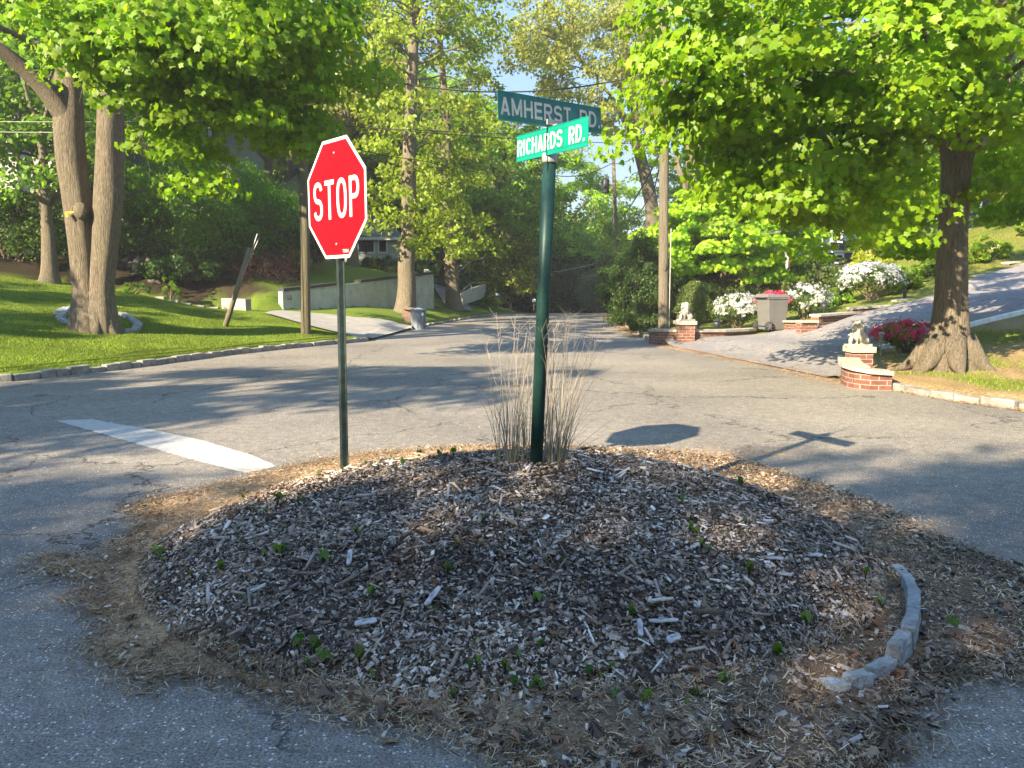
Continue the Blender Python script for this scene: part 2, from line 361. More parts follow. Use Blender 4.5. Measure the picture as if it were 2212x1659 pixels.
# ------------------------------------------------------------------ terrain
KL = np.array([(-60, 4), (-40, 7), (-20, 9.6), (-12, 11.2), (-8.45, 12.7), (-7.5, 14.7), (-6.57, 18), (-5.64, 20.1), (-4.3, 22.4), (-3.8, 29.2), (-3.1, 34), (-2.4, 38), (-0.8, 46), (1.6, 56), (6, 72), (12, 95)], float)
KR = np.array([(60, -12), (30, 1), (14, 6.0), (9, 8.3), (6.5, 9.8), (6.1, 10.7), (5.8, 12.1), (5.55, 13.0), (5.3, 14.9), (4.5, 18.4), (4.15, 20.9), (4.1, 23.2), (4.55, 28.6), (5.3, 37.9), (6.1, 46), (8, 58), (12, 72), (18, 95)], float)
def sdist(x, y, poly):
    p = np.stack([x, y], -1)[..., None, :]; a = poly[:-1]; d = poly[1:] - a
    t = np.clip(((p - a) * d).sum(-1) / (d * d).sum(-1), 0, 1)
    q = a + t[..., None] * d; return np.sqrt(((p - q) ** 2).sum(-1)).min(-1)
def sst(x, a, b):
    t = np.clip((x - a) / (b - a), 0, 1); return t * t * (3 - 2 * t)
def roadz(y):
    return -0.0009 * np.clip(np.asarray(y, float) - 44, 0, None) ** 2 * 2.2
WALL_A = np.array([-8.67, 29.0]); WALL_B = np.array([-3.95, 38.0])
QL = np.array([(-60, 20), (-30, 24.5), (-18, 26.6), (-11.5, 28.6), (-9.0, 29.3), (-3.6, 38.4), (-2.9, 42), (-1.9, 48), (0.5, 60), (8, 90)], float)
def behindQ(x, y):
    # positive beyond the garden line
    d = sdist(x, y, QL); yq = np.interp(x, QL[:, 0], QL[:, 1]); return np.where(y > yq, d, -d)
def hL(x, y):
    x = np.asarray(x, float); y = np.asarray(y, float); d = sdist(x, y, KL)
    k = 0.12 - 0.15 * sst(y, 22.0, 22.9) * (1 - sst(y, 28.6, 29.4))
    near = k + 0.15 * d
    far = k + 0.55 * (1 - np.exp(-d / 1.3)) + 0.03 * d
    s = sst(y, 24, 29) * sst(x, -14, -9); z = near * (1 - s) + far * s
    q = np.clip(behindQ(x, y), 0, None); z = z + 9 * (1 - np.exp(-0.27 * q / 9)) * sst(q, 0, 1.2)
    ab = WALL_B - WALL_A; L = np.hypot(*ab); t = ab / L; n = np.array([-t[1], t[0]])
    u = ((x - WALL_A[0]) * t[0] + (y - WALL_A[1]) * t[1]) / L; v = (x - WALL_A[0]) * n[0] + (y - WALL_A[1]) * n[1]
    st = sst(v, 0.05, 0.3) * sst(u, -0.12, 0.0) * (1 - sst(u, 1.0, 1.03)) * (0.62 + 0.55 * np.clip(u, 0, 1)) * np.exp(-np.clip(v, 0, None) / 9)
    z = z + st
    z = z + np.where(d > 0.5, 0.03 * np.sin(x * 1.3 + y * 0.7) + 0.03 * np.sin(y * 1.1 - x * 0.4), 0)
    return z + roadz(y)
def hR(x, y):
    x = np.asarray(x, float); y = np.asarray(y, float); d = sdist(x, y, KR)
    k = 0.12 - 0.15 * sst(y, 12.6, 13.2) * (1 - sst(y, 20.4, 21.0)) * (1 - sst(d, 0.3, 2.0))
    s = 0.20 + 0.12 * sst(y, 21, 30); e = np.clip(d - 3, 0, None)
    z = k + 0.04 * np.minimum(d, 3) + s * np.minimum(e, 12) + 0.14 * np.clip(e - 12, 0, 40)
    z = z + np.where(d > 0.8, 0.02 * np.sin(x * 1.7 + y * 0.9), 0)
    return z + roadz(y)

def sheet(name, kerb, dirv, h, colf, m, ds=0.3, tmax=75):
    seg = np.hypot(*np.diff(kerb, axis=0).T); L = np.concatenate([[0], np.cumsum(seg)])
    ss = np.arange(0, L[-1], ds); bx = np.interp(ss, L, kerb[:, 0]); by = np.interp(ss, L, kerb[:, 1])
    t = [0.0]
    while t[-1] < tmax: t.append(t[-1] + min(2.0, 0.22 + 0.022 * t[-1]))
    t = np.array(t); dv = np.array(dirv, float); dv /= np.hypot(*dv)
    X = bx[:, None] + t[None] * dv[0]; Y = by[:, None] + t[None] * dv[1]; Z = h(X, Y); Z[:, 0] -= 0.14
    n, k = X.shape; V = np.stack([X, Y, Z], -1).reshape(-1, 3)
    i = np.arange(n - 1)[:, None] * k + np.arange(k - 1)[None]; Fq = np.stack([i, i + k, i + k + 1, i + 1], -1).reshape(-1, 4)
    me = np_mesh(name, V, Fq, colf(X, Y, Z).reshape(-1, 3), True); o = link(name, me, m); o['kind'] = 'structure'; return o
def vnoise(x, y, s, seed=0):
    r = np.random.default_rng(seed).random((64, 64)); x = x / s; y = y / s
    xi = np.floor(x).astype(int); yi = np.floor(y).astype(int); fx = x - xi; fy = y - yi; fx = fx * fx * (3 - 2 * fx); fy = fy * fy * (3 - 2 * fy)
    g = lambda a, b: r[a % 64, b % 64]
    return (g(xi, yi) * (1 - fx) + g(xi + 1, yi) * fx) * (1 - fy) + (g(xi, yi + 1) * (1 - fx) + g(xi + 1, yi + 1) * fx) * fy
def blend(a, b, f): return a * (1 - f[..., None]) + b * f[..., None]
GR = np.array([0.10, 0.165, 0.02]); GR2 = np.array([0.16, 0.215, 0.03]); SOIL = np.array([0.034, 0.026, 0.015]); DRY = np.array([0.30, 0.22, 0.11]); WOOD = np.array([0.045, 0.05, 0.02])
def colL(X, Y, Z):
    n = vnoise(X, Y, 1.3, 1); c = blend(GR[None, None], GR2[None, None], n)
    q = behindQ(X, Y); m = sst(q + (vnoise(X, Y, 0.8, 2) - 0.5), -0.1, 0.5)
    ab = WALL_B - WALL_A; L = np.hypot(*ab); t = ab / L; nn = np.array([-t[1], t[0]])
    u = ((X - WALL_A[0]) * t[0] + (Y - WALL_A[1]) * t[1]) / L; v = (X - WALL_A[0]) * nn[0] + (Y - WALL_A[1]) * nn[1]
    lawn = sst(u, 0.02, 0.1) * (1 - sst(u, 1.1, 1.5)) * sst(v, 0.3, 0.6) * (1 - sst(v, 6.5, 7.5))
    right = sst(Y, 41, 44) * sst(X, -5, -3)
    m = m * (1 - lawn) * (1 - 0.8 * right)
    return blend(c, SOIL * (0.7 + 0.8 * vnoise(X, Y, 0.5, 3)[..., None]), m)
def colR(X, Y, Z):
    n = vnoise(X, Y, 1.1, 5); c = blend(np.array([0.13, 0.17, 0.03])[None, None], np.array([0.20, 0.20, 0.05])[None, None], n)
    d = sdist(X, Y, KR); near = (1 - sst(Y, 16.5, 18)) * (1 - sst(X, 12, 16))
    p = sst(vnoise(X, Y, 0.9, 6) + 0.35 * np.exp(-((X - 7.3) ** 2 + (Y - 13) ** 2) / 3), 0.40, 0.62) * near
    c = blend(c, DRY * (0.75 + 0.5 * vnoise(X, Y, 0.25, 8)[..., None]), np.clip(p, 0, 1))
    woods = sst(Y - 0.3 * X, 27, 29) * 0.9
    return blend(c, WOOD * (0.7 + 0.6 * n[..., None]), woods)
sheet('lawn_and_garden_bank', KL, (-0.5, 0.87), hL, colL, M['terrain'])
sheet('hillside_lawn', KR, (0.86, 0.5), hR, colR, M['terrain'])
def hZ(x, y):
    x = float(x); y = float(y)
    xl = np.interp(y, KL[:, 1], KL[:, 0]); xr = np.interp(y, KR[4:, 1], KR[4:, 0])
    if x < xl: return float(hL(x, y))
    if y > 9.8 and x > xr: return float(hR(x, y))
    return float(roadz(y))

# road: one sheet, crests at about 45 m and falls away beyond
xs = np.concatenate([np.arange(-70, -10, 4), np.arange(-10, 12, 1.0), np.arange(12, 72, 4)]); ys = np.concatenate([np.arange(-60, 0, 4), np.arange(0, 44, 2), np.arange(44, 110, 1.5)])
X, Y = np.meshgrid(xs, ys, indexing='ij'); V = np.stack([X, Y, roadz(Y)], -1).reshape(-1, 3)
i = np.arange(len(xs) - 1)[:, None] * len(ys) + np.arange(len(ys) - 1)[None]
road = link('road', np_mesh('road', V, np.stack([i, i + len(ys), i + len(ys) + 1, i + 1], -1).reshape(-1, 4), None, True), M['asphalt']); road['kind'] = 'structure'
a = np.linspace(0, 2 * math.pi, 65)[:-1]; V = np.concatenate([[(0, 0, -12)], np.stack([250 * np.cos(a), 250 * np.sin(a), -12 + 0 * a], -1)])
gm = np_mesh('ground', V, np.array([(0, 1 + k, 1 + (k + 1) % 64) for k in range(64)])); g = link('ground', gm, M['ground']); g['kind'] = 'structure'

def ribbon(name, A, B, h, off, m, n=40, k=14, lift=0.0):
    """driveway laid between two edge polylines"""
    def rs(P):
        P = np.array(P, float); L = np.concatenate([[0], np.cumsum(np.hypot(*np.diff(P, axis=0).T))]); s = np.linspace(0, L[-1], n)
        return np.stack([np.interp(s, L, P[:, 0]), np.interp(s, L, P[:, 1])], -1)
    a_, b_ = rs(A), rs(B); t = np.linspace(0, 1, k)[None, :, None]; P = a_[:, None] * (1 - t) + b_[:, None] * t
    Z = np.maximum(h(P[..., 0], P[..., 1]) + off, 0.005); V = np.concatenate([P, Z[..., None]], -1).reshape(-1, 3)
    i = np.arange(n - 1)[:, None] * k + np.arange(k - 1)[None]
    o = link(name, np_mesh(name, V, np.stack([i, i + 1, i + k + 1, i + k], -1).reshape(-1, 4), None, True), m); o['kind'] = 'structure'; return o
ribbon('driveway_concrete', [(-4.2, 22.45), (-6.4, 24.4), (-8.3, 25.9)], [(-3.72, 29.1), (-5.7, 27.9), (-8.3, 28.6)], hL, 0.08, M['concrete'])
DLOW = [(5.5, 12.95), (7.0, 15.5), (8.25, 16.9), (9.2, 17.0), (10.3, 17.3), (11.9, 17.8), (20, 20.3), (30, 23)]
DUP = [(4.15, 20.9), (5.5, 21.2), (7.4, 21.6), (8.1, 20.7), (8.6, 20.8), (9.8, 22), (11.7, 22.1), (14, 23.6), (16.4, 24.4), (22, 27.5), (34, 32)]
ribbon('driveway_asphalt', DLOW, DUP, hR, 0.05, M['drive_asphalt'], 90, 26)
ribbon('far_driveway', [(-3.3, 39.6), (-4.4, 45), (-5.5, 52)], [(-2.1, 40.6), (-2.6, 45), (-3.3, 52)], hL, 0.12, M['drive_asphalt'], 30, 8)

# kerbs: granite blocks along the edge of the carriageway
def kerb(name, poly, s0, s1, rng, w_=0.16, hgt=0.12, L0=0.34):
    seg = np.hypot(*np.diff(poly, axis=0).T); L = np.concatenate([[0], np.cumsum(seg)]); b = MB(); s = s0
    P = lambda s_: np.array([np.interp(s_, L, poly[:, 0]), np.interp(s_, L, poly[:, 1])])
    while s < s1:
        l = L0 * rng.uniform(0.7, 1.35); p, q = P(s), P(s + l * 0.96); d = (q - p) / (np.hypot(*(q - p)) + 1e-9); nn = np.array([-d[1], d[0]])
        c = (p + q) / 2 + nn * rng.normal(0, 0.012); hh = hgt + rng.normal(0, 0.012) + float(roadz(c[1]))
        b.obox((c[0], c[1], hh / 2 - 0.1), (d[0] * l * 0.48, d[1] * l * 0.48, rng.normal(0, 0.006)), (nn[0] * w_ / 2, nn[1] * w_ / 2, 0), (0, 0, hh / 2 + 0.1)); s += l
    o = b.build(name, M['stone'], None, False, 0.018); o['kind'] = 'structure'; return o
rk = np.random.default_rng(11)
def slen(poly, y):
    seg = np.hypot(*np.diff(poly, axis=0).T); L = np.concatenate([[0], np.cumsum(seg)]); return float(np.interp(y, poly[:, 1], L))
kerb('kerb', KL, slen(KL, 6), slen(KL, 22.35), rk)
kerb('kerb', KL, slen(KL, 29.2), slen(KL, 60), rk, 0.14, 0.09)
kerb('kerb', KR, slen(KR, -6), slen(KR, 12.5), rk, 0.17, 0.11, 0.42)
kerb('kerb', KR, slen(KR, 21.2), slen(KR, 60), rk, 0.15, 0.10)

# stop line
def quadstrip(name, pts, m, z=0.004):
    V = [(p[0], p[1], z) for p in pts]; me = bpy.data.meshes.new(name); me.from_pydata(V, [], [list(range(len(V)))]); me.update()
    o = link(name, me, m); o['kind'] = 'structure'; return o
sl = [atz(*p) for p in ((120, 909), (200, 906), (240, 914), (320, 927), (430, 950), (545, 984), (598, 1007), (575, 1014), (530, 1022), (440, 1000), (350, 975), (250, 946))]
rj = np.random.default_rng(2); slp = []
for i_ in range(len(sl)):
    a_, b_ = sl[i_], sl[(i_ + 1) % len(sl)]; n_ = max(2, int((b_ - a_).length / .05))
    for k_ in range(n_): q_ = a_ + (b_ - a_) * (k_ / n_); slp.append((q_.x + rj.normal(0, .006), q_.y + rj.normal(0, .006)))
quadstrip('stop_line', slp[::-1], M['roadpaint'])
# ------------------------------------------------------------------ trees
GREEN = (0.145, 0.285, 0.008); MID = (0.085, 0.185, 0.012); DARK = (0.025, 0.06, 0.010); YEL = (0.16, 0.22, 0.02); OLIVE = (0.10, 0.13, 0.03)
def crown_mesh(name, seed, rad, ncl, per, ls, tmpl, base, clr=0.6, flat_=0.4, shell=0.55, up=1.0, low=-0.75, lump=0.22, droop=0.3, var=0.25, yellow=0.2, clusters=None, offset=(0, 0, 0), sway=0.5, lsv=0.2, outk=0.65, cmul=1.35):
    rng = np.random.default_rng(seed); rad = np.array(rad, float)
    if clusters is None:
        d = rng.normal(size=(ncl * 3, 3)); d /= np.linalg.norm(d, axis=1, keepdims=True); d = d[d[:, 2] > low][:ncl]
        r = (shell + (1 - shell) * rng.random((len(d), 1)) ** 0.6)
        th = np.arctan2(d[:, 1], d[:, 0]); lu = 1 + lump * (np.sin(3 * th + seed) * 0.6 + np.sin(5 * th + 2.0 * seed + 4 * d[:, 2]) * 0.5 + np.sin(7 * d[:, 2] + seed) * 0.4)
        cc = d * rad * r * lu[:, None]
        # flatter underside
        cc[:, 2] = np.where(cc[:, 2] < 0, cc[:, 2] * 0.8, cc[:, 2])
    else:
        cc = np.array(clusters, float)
    n = len(cc); cs = clr * rng.uniform(0.6, 1.4, n); k = rng.poisson(per, n) if per > 3 else np.full(n, per)
    idx = np.repeat(np.arange(n), k); m = len(idx)
    g = rng.normal(size=(m, 3)); g /= np.linalg.norm(g, axis=1, keepdims=True); g *= rng.random((m, 1)) ** 0.45
    o = g * np.array([1, 1, flat_]) * cs[idx][:, None]
    rr = np.hypot(o[:, 0], o[:, 1]); o[:, 2] -= droop * rr ** 2 / np.maximum(cs[idx], 0.1)
    P = cc[idx] + o + np.array(offset)
    outw = cc[idx] / rad; outw /= np.linalg.norm(outw, axis=1, keepdims=True) + 1e-6
    base = np.asarray(base, float) * cmul; nr = np.array([0, 0, 1.0]) * up * 0.75 + outw * outk + o / np.maximum(cs[idx], 0.1)[:, None] * 0.5 + rng.normal(0, sway, (m, 3))
    ax = outw * [1, 1, 0] + o * [1, 1, 0] + [0, 0, -0.5] + rng.normal(0, 0.5, (m, 3))
    V, Fc, kk = leaf_arrays(rng, P, nr, ls * rng.uniform(1 - lsv * 1.5, 1 + lsv, m), tmpl, 0.22, ax)
    cv = np.exp(rng.normal(0, 0.12, (n, 1)))[idx]
    return np_mesh(name, V, Fc, leafcol(rng, m, kk, base, var, yellow, cv)), cc + np.array(offset)
def limb_tubes(b, rng, start, targets, r0, sides=6, z0=None, zspread=0.5, sub=True):
    """curved limbs from points on the stem to the foliage clusters"""
    for tg in targets:
        tg = np.array(tg, float); s = start(rng, tg); mid = s * 0.45 + tg * 0.55; mid[2] += 0.12 * np.linalg.norm(tg - s) * rng.uniform(-0.3, 1.0)
        mid[:2] += rng.normal(0, 0.06 * np.linalg.norm(tg - s), 2)
        pts = [s * (1 - t) ** 2 + 2 * mid * t * (1 - t) + tg * t * t for t in np.linspace(0, 1, 7)]
        for q in pts[1:-1]: q += rng.normal(0, 0.02 * np.linalg.norm(tg - s), 3)
        r = r0 * rng.uniform(0.6, 1.1); b.tube(pts, [r * (1 - 0.85 * t) + 0.004 for t in np.linspace(0, 1, 7)], sides, False)
        if sub:
            for j in (3, 4, 5):
                e = pts[j] + rng.normal(0, 1, 3) * np.array([1, 1, 0.6]) * 0.16 * np.linalg.norm(tg - s); b.tube([pts[j], (pts[j] + e) / 2 + rng.normal(0, .05, 3), e], [r * 0.35, r * 0.2, 0.004], 4, False)
def trunk_path(rng, h, lean=(0, 0), wob=0.12, n=11):
    t = np.linspace(0, 1, n) ** 1.7; wx = np.cumsum(rng.normal(0, wob / n ** .5, n)); wy = np.cumsum(rng.normal(0, wob / n ** .5, n)); wx -= wx[0]; wy -= wy[0]
    return [np.array([lean[0] * a + wx[i], lean[1] * a + wy[i], h * a]) for i, a in enumerate(t)]
def flare(p, r, base=1.5, top=0.45):
    hh = p[-1][2]; return [r * (1 + (base - 1) * math.exp(-q[2] / (1.6 * r))) * (1 - (1 - top) * (q[2] / hh) ** 1.2) for q in p]
def rough_tube(b, pts, rad, n, rng, amp=0.05, lobes=5):
    """trunk with buttress lobes at the foot and an uneven skin; many rings"""
    P = np.array([list(p) for p in pts], float); L = np.concatenate([[0], np.cumsum(np.linalg.norm(np.diff(P, axis=0), axis=1))])
    ns = max(10, int(L[-1] / 0.18)); s = np.linspace(0, L[-1], ns); Q = np.stack([np.interp(s, L, P[:, i]) for i in range(3)], -1); R = np.interp(s, L, rad)
    for _ in range(3): Q[1:-1] = (Q[:-2] + 2 * Q[1:-1] + Q[2:]) / 4
    b0 = len(b.v); ph = rng.uniform(0, 6.28, lobes); k = np.arange(n) * 2 * math.pi / n
    nz = vnoise(*np.meshgrid(np.arange(ns) * 0.18, np.arange(n) * 1.0, indexing='ij'), 1.4, int(rng.integers(1000)))
    for i in range(ns):
        foot = math.exp(-s[i] / (R[0] * 0.9)); lob = sum(np.cos((j + 2) * k + ph[j]) for j in range(lobes)) / lobes
        r = R[i] * (1 + 0.45 * foot * lob * (1 if P[0][2] < 0.3 else 0) + amp * 2 * (nz[i] - 0.5))
        for j in range(n): b.v.append((Q[i, 0] + r[j] * math.cos(k[j]), Q[i, 1] + r[j] * math.sin(k[j]), Q[i, 2]))
    for i in range(ns - 1):
        for j in range(n):
            j2 = (j + 1) % n; b.f.append([b0 + i * n + j, b0 + i * n + j2, b0 + (i + 1) * n + j2, b0 + (i + 1) * n + j])
    b.f.append([b0 + (ns - 1) * n + j for j in range(n)])

def tree(name, label, x, y, tr, h, cc, rad, seed, ncl, per, ls, tmpl=DIAM, base=MID, group=None, lean=(0, 0), bark='bark', nlimb=18, z=None, limbr=0.09, cat='tree', leafm='leaf', stem=True, **kw):
    z = hZ(x, y) if z is None else z; rng = np.random.default_rng(seed + 500)
    root = empty(name, (x, y, z - 0.05), (0, 0, 0), label, cat, group)
    me, cl = crown_mesh('crown', seed, rad, ncl, per, ls, tmpl, base, offset=cc, **kw)
    b = MB(); tp = trunk_path(rng, h, lean, 0.10 * h ** .5 * .5); fr = flare(tp, tr)
    rough_tube(b, tp, fr, 16, rng)
    T = np.array(tp)
    def start(r_, tg):
        t = np.clip(0.45 + 0.5 * r_.random(), 0, 1); zz = min(h * t, max(tg[2] - 0.4, h * 0.35)); return np.array([np.interp(zz, T[:, 2], T[:, 0]), np.interp(zz, T[:, 2], T[:, 1]), zz])
    sel = rng.choice(len(cl), min(nlimb, len(cl)), replace=False)
    limb_tubes(b, rng, start, cl[sel], limbr)
    b.build('trunk', M[bark], root, True)
    link('crown', me, M[leafm], root)
    return root
def copy_thing(root, x, y, sc_, rz, label, group=None, z=None, tint=None):
    r = root.copy(); C.objects.link(r); zz = hZ(x, y) if z is None else z
    r.location = (x, y, zz - 0.1); r.rotation_euler = (0, 0, rz); r.scale = (sc_, sc_, sc_) if not hasattr(sc_, '__len__') else sc_
    r['label'] = label
    if group: r['group'] = group
    for ch in list(root.children):
        c = ch.copy(); C.objects.link(c); c.parent = r
        for g_ in list(ch.children):
            g2 = g_.copy(); C.objects.link(g2); g2.parent = c
    return r

def keep(cl, root, f):
    """drop clusters that would lie outside the crown's outline"""
    X_ = cl + np.array(root); px = CX + F * X_[:, 0] / X_[:, 1]; py = 622 - F * (X_[:, 2] - H) / X_[:, 1]
    return cl[f(px, py)]
# near maple on the right verge
def maple_right():
    x, y = 7.45, 13.1; z = hZ(x, y); rng = np.random.default_rng(3)
    root = empty('maple_tree', (x, y, z - 0.05), (0, 0, 0), 'big maple with a thick straight trunk and bright layered leaves on the right verge', 'tree')
    b = MB(); tp = [(0, 0, 0), (0.0, 0, 0.4), (-.02, 0, 1.2), (-.06, 0, 2.3), (-.08, 0, 3.4), (-.06, 0, 3.9), (-.1, 0, 4.6), (-.2, 0.1, 6.5), (-.2, 0.3, 9)]
    rough_tube(b, tp, [0.50, 0.34, 0.255, 0.222, 0.225, 0.31, 0.19, 0.13, 0.05], 26, rng, 0.035)
    rad = (5.9, 5.4, 5.4); cc = np.array([-0.5, -0.2, 6.9])
    # spreading roots
    for a in (0.3, 1.5, 2.6, 3.6, 4.5, 5.5):
        d = np.array([math.cos(a), math.sin(a)]); b.tube([(d[0] * .22, d[1] * .22, 0.55), (d[0] * .5, d[1] * .5, 0.16), (d[0] * .66, d[1] * .66, 0.05), (d[0] * .9, d[1] * .9, -0.06)], [0.2, 0.13, 0.07, 0.03], 8)
    # lower layered sprays placed by hand on the street side, then the mass
    rg = np.random.default_rng(8); extra = []
    for px, py, Y in ((1370, 250, 12), (1390, 215, 11.8), (1420, 290, 12), (1405, 150, 10.5), (1420, 60, 10.5), (1470, 230, 10.2), (1500, 290, 10), (1560, 340, 10), (1600, 290, 9.4), (1640, 380, 9.8), (1700, 410, 9.9), (1760, 370, 9.2), (1690, 320, 9), (1800, 410, 10.2), (1860, 370, 9.6), (1880, 390, 10.4), (1930, 300, 9.4), (1950, 330, 10.6), (1820, 290, 9), (2120, 270, 11.5), (2190, 250, 11.5), (1560, 180, 9.4), (1660, 200, 9), (1760, 190, 8.8), (1880, 200, 8.8), (1990, 230, 9.2), (2100, 180, 9.4), (2180, 120, 9.4), (1500, 60, 9.6), (1620, 90, 9), (1740, 60, 8.8), (1860, 90, 8.8), (1990, 100, 9), (2090, 40, 9.2), (2190, 20, 9.4), (1460, 140, 9.8), (1720, 130, 8.6), (1530, 250, 9.6), (1940, 140, 8.8), (1740, 400, 12.5), (1830, 430, 14), (1930, 430, 14.5), (2130, 340, 14), (2200, 330, 13.5), (2170, 290, 12.5), (1720, 460, 16), (1905, 500, 17), (1960, 510, 17.5), (1990, 450, 17), (1930, 460, 16.5), (1870, 450, 16), (1790, 450, 16), (1985, 540, 18), (1660, 440, 15), (2130, 410, 17), (2190, 430, 17), (2160, 470, 17.5), (2210, 390, 16), (2120, 360, 16)):
        Y = max(Y, 11.4) if py > 70 else Y; p = at(px + (85 if px < 1480 else 40 if px < 1580 else 0), py - 22, Y); extra.append((p.x - x, p.y - y, p.z - z))
    ex = np.array(extra); ex = np.repeat(ex, 3, 0) + rg.normal(0, 0.27, (len(ex) * 3, 3)) * [1.4, 1.2, 1.3]
    d = rg.normal(size=(900, 3)); d /= np.linalg.norm(d, axis=1, keepdims=True); d = d[d[:, 2] > -0.5][:150]
    r = 0.5 + 0.5 * rg.random((len(d), 1)) ** 0.6; cl = d * rad * r + cc; cl[:, 2] = np.maximum(cl[:, 2], 4.5 + 1.0 * rg.random(len(cl)))
    cl = keep(cl, (x, y, z), lambda a, b: (a > 1480 - .0 * b) & (b < np.interp(a, [1450, 1600, 1800, 2000, 2212], [110, 120, 110, 110, 150])))
    allc = np.concatenate([ex, cl])
    me, _ = crown_mesh('crown', 31, rad, 0, 190, 0.104, MAPLE, GREEN, cmul=1.02, clr=0.66, flat_=0.34, clusters=allc - cc, offset=cc, up=1.0, droop=0.35, var=0.2, yellow=0.25, sway=0.38)
    def start(r_, tg): zz = r_.uniform(3.6, 6); return np.array([-0.08, 0, zz])
    limb_tubes(b, rng, start, list(allc[rg.choice(len(allc), 40, replace=False)]), 0.07)
    b.tube([(-.3, -.15, 3.75), (-.62, -.3, 3.82)], [0.12, 0.10], 10)     # pruned stubs
    b.tube([(0.02, -.25, 3.7), (0.05, -.42, 3.75)], [0.13, 0.115], 12)
    b.build('trunk', M['bark'], root, True); link('crown', me, M['leaf'], root)
    e = MB(); e.lathe([(0.0, 0), (0.085, 0.0), (0.1, -0.01)], 14); o = e.build('pruning_scar', M['capstone'], root, True, 0, (0.05, -.43, 3.75)); o.rotation_euler = (math.radians(80), 0, 0)
    return root
maple_right()

def maple_left():
    x, y = -9.72, 18.0; z = hZ(x, y); rng = np.random.default_rng(4); S = 18.0
    root = empty('maple_tree', (x, y, z - 0.08), (0, 0, 0), 'old maple with twin trunks forking low inside a ring of stones on the left lawn', 'tree')
    def L(px, py, Y=18.0): p = at(px, py, Y); return (p.x - x, p.y - y, p.z - z)
    b = MB()
    rough_tube(b, [(-.1, 0, 0), (-.12, 0, 0.4), L(183, 620), L(176, 520), L(168, 430), L(152, 336), L(147, 252), L(146, 160, 18.2), L(150, 60, 18.4), L(160, -60, 18.6)], [0.46, 0.40, 0.27, 0.28, 0.30, 0.315, 0.32, 0.28, 0.2, 0.1], 26, rng, 0.05)
    rough_tube(b, [(.12, .02, 0), (.14, 0, 0.4), L(218, 620), L(228, 520), L(234, 430), L(236, 336), L(238, 252), L(238, 157), L(232, 40, 18.2), L(225, -80, 18.4)], [0.40, 0.35, 0.26, 0.28, 0.31, 0.30, 0.28, 0.25, 0.2, 0.1], 26, rng, 0.05)
    rough_tube(b, [L(150, 260), L(110, 195, 17.8), L(60, 145, 17.5), L(-20, 80, 17), L(-140, 20, 16.5)], [0.26, 0.26, 0.25, 0.21, 0.12], 18, rng, 0.05)
    b.ellipsoid(L(174, 448, 17.68), (0.16, 0.14, 0.2)); b.ellipsoid(L(150, 320, 17.85), (0.16, 0.15, 0.2))
    for a in (3.3, 4.2, 5.1, 5.9):
        d = np.array([math.cos(a), math.sin(a)]); b.tube([(d[0] * .2, d[1] * .15, 0.6), (d[0] * .42, d[1] * .32, 0.14), (d[0] * .7, d[1] * .5, -0.1)], [0.2, 0.13, 0.05], 10)
    extra = []
    for px, py, Y in ((120, 60, 13), (130, 130, 13.2), (180, 140, 13), (230, 110, 13), (180, 60, 12.5), (250, 60, 12.6), (330, 60, 12.4), (300, 130, 12.8), (370, 120, 12.6), (420, 60, 12.5), (440, 150, 12.8), (380, 190, 13), (330, 210, 13.4), (440, 220, 13.2), (500, 130, 12.8), (500, 210, 13.2), (550, 60, 13), (560, 150, 13.3), (570, 220, 13.6), (520, 270, 13.8), (400, 260, 13.8), (450, 290, 14), (600, 270, 14), (640, 300, 14.2), (620, 200, 13.8), (640, 110, 13.6), (660, 40, 13.6), (690, 180, 14.2), (680, 250, 14.2), (350, 20, 12.6), (480, 10, 12.8), (270, 10, 12.6), (610, 60, 13.4), (130, 20, 12.6), (690, 110, 14), (440, 100, 14), (340, 100, 14), (560, 100, 14.4), (250, 160, 13.4), (395, 235, 13.6), (600, 15, 13.6)):
        extra.append(L(px, py - (50 if px < 420 else 42), Y))
    rg = np.random.default_rng(18); ex = np.array(extra); ex = np.repeat(ex, 3, 0) + rg.normal(0, 0.32, (len(ex) * 3, 3)) * [1.3, 1.1, 1.15]
    cc = np.array([0.8, -0.3, 9.6]); rad = (6.6, 5.6, 5.0)
    d = rg.normal(size=(1000, 3)); d /= np.linalg.norm(d, axis=1, keepdims=True); d = d[d[:, 2] > -0.55][:140]
    cl = d * rad * (0.5 + 0.5 * rg.random((len(d), 1)) ** 0.6) + cc
    cl = keep(cl, (x, y, z), lambda a, b: (a < 640) & (b < np.interp(a, [0, 260, 400, 640], [40, 80, 120, 170])))
    allc = np.concatenate([ex, cl])
    me, _ = crown_mesh('crown', 32, rad, 0, 165, 0.114, MAPLE, GREEN, cmul=1.02, clr=0.66, flat_=0.36, clusters=allc - cc, offset=cc, droop=0.35, var=0.2, yellow=0.22, sway=0.45)
    def start(r_, tg): return np.array(L(r_.choice([148, 236]), r_.uniform(0, 150), 18.2))
    limb_tubes(b, rng, start, list(allc[rg.choice(len(allc), 44, replace=False)]), 0.08)
    b.build('trunk', M['bark'], root, True); link('crown', me, M['leaf'], root)
    r = MB(); p = L(150, 451, 17.62); r.obox(p, (0.1, 0, 0.01), (0, 0.01, 0), (0, 0, 0.02)); r.obox((p[0] - .06, p[1] - .02, p[2] - .05), (0.02, 0, 0.02), (0, .006, 0), (-.02, 0, 0.05)); r.build('ribbon', M['yellow'], root)
maple_left()

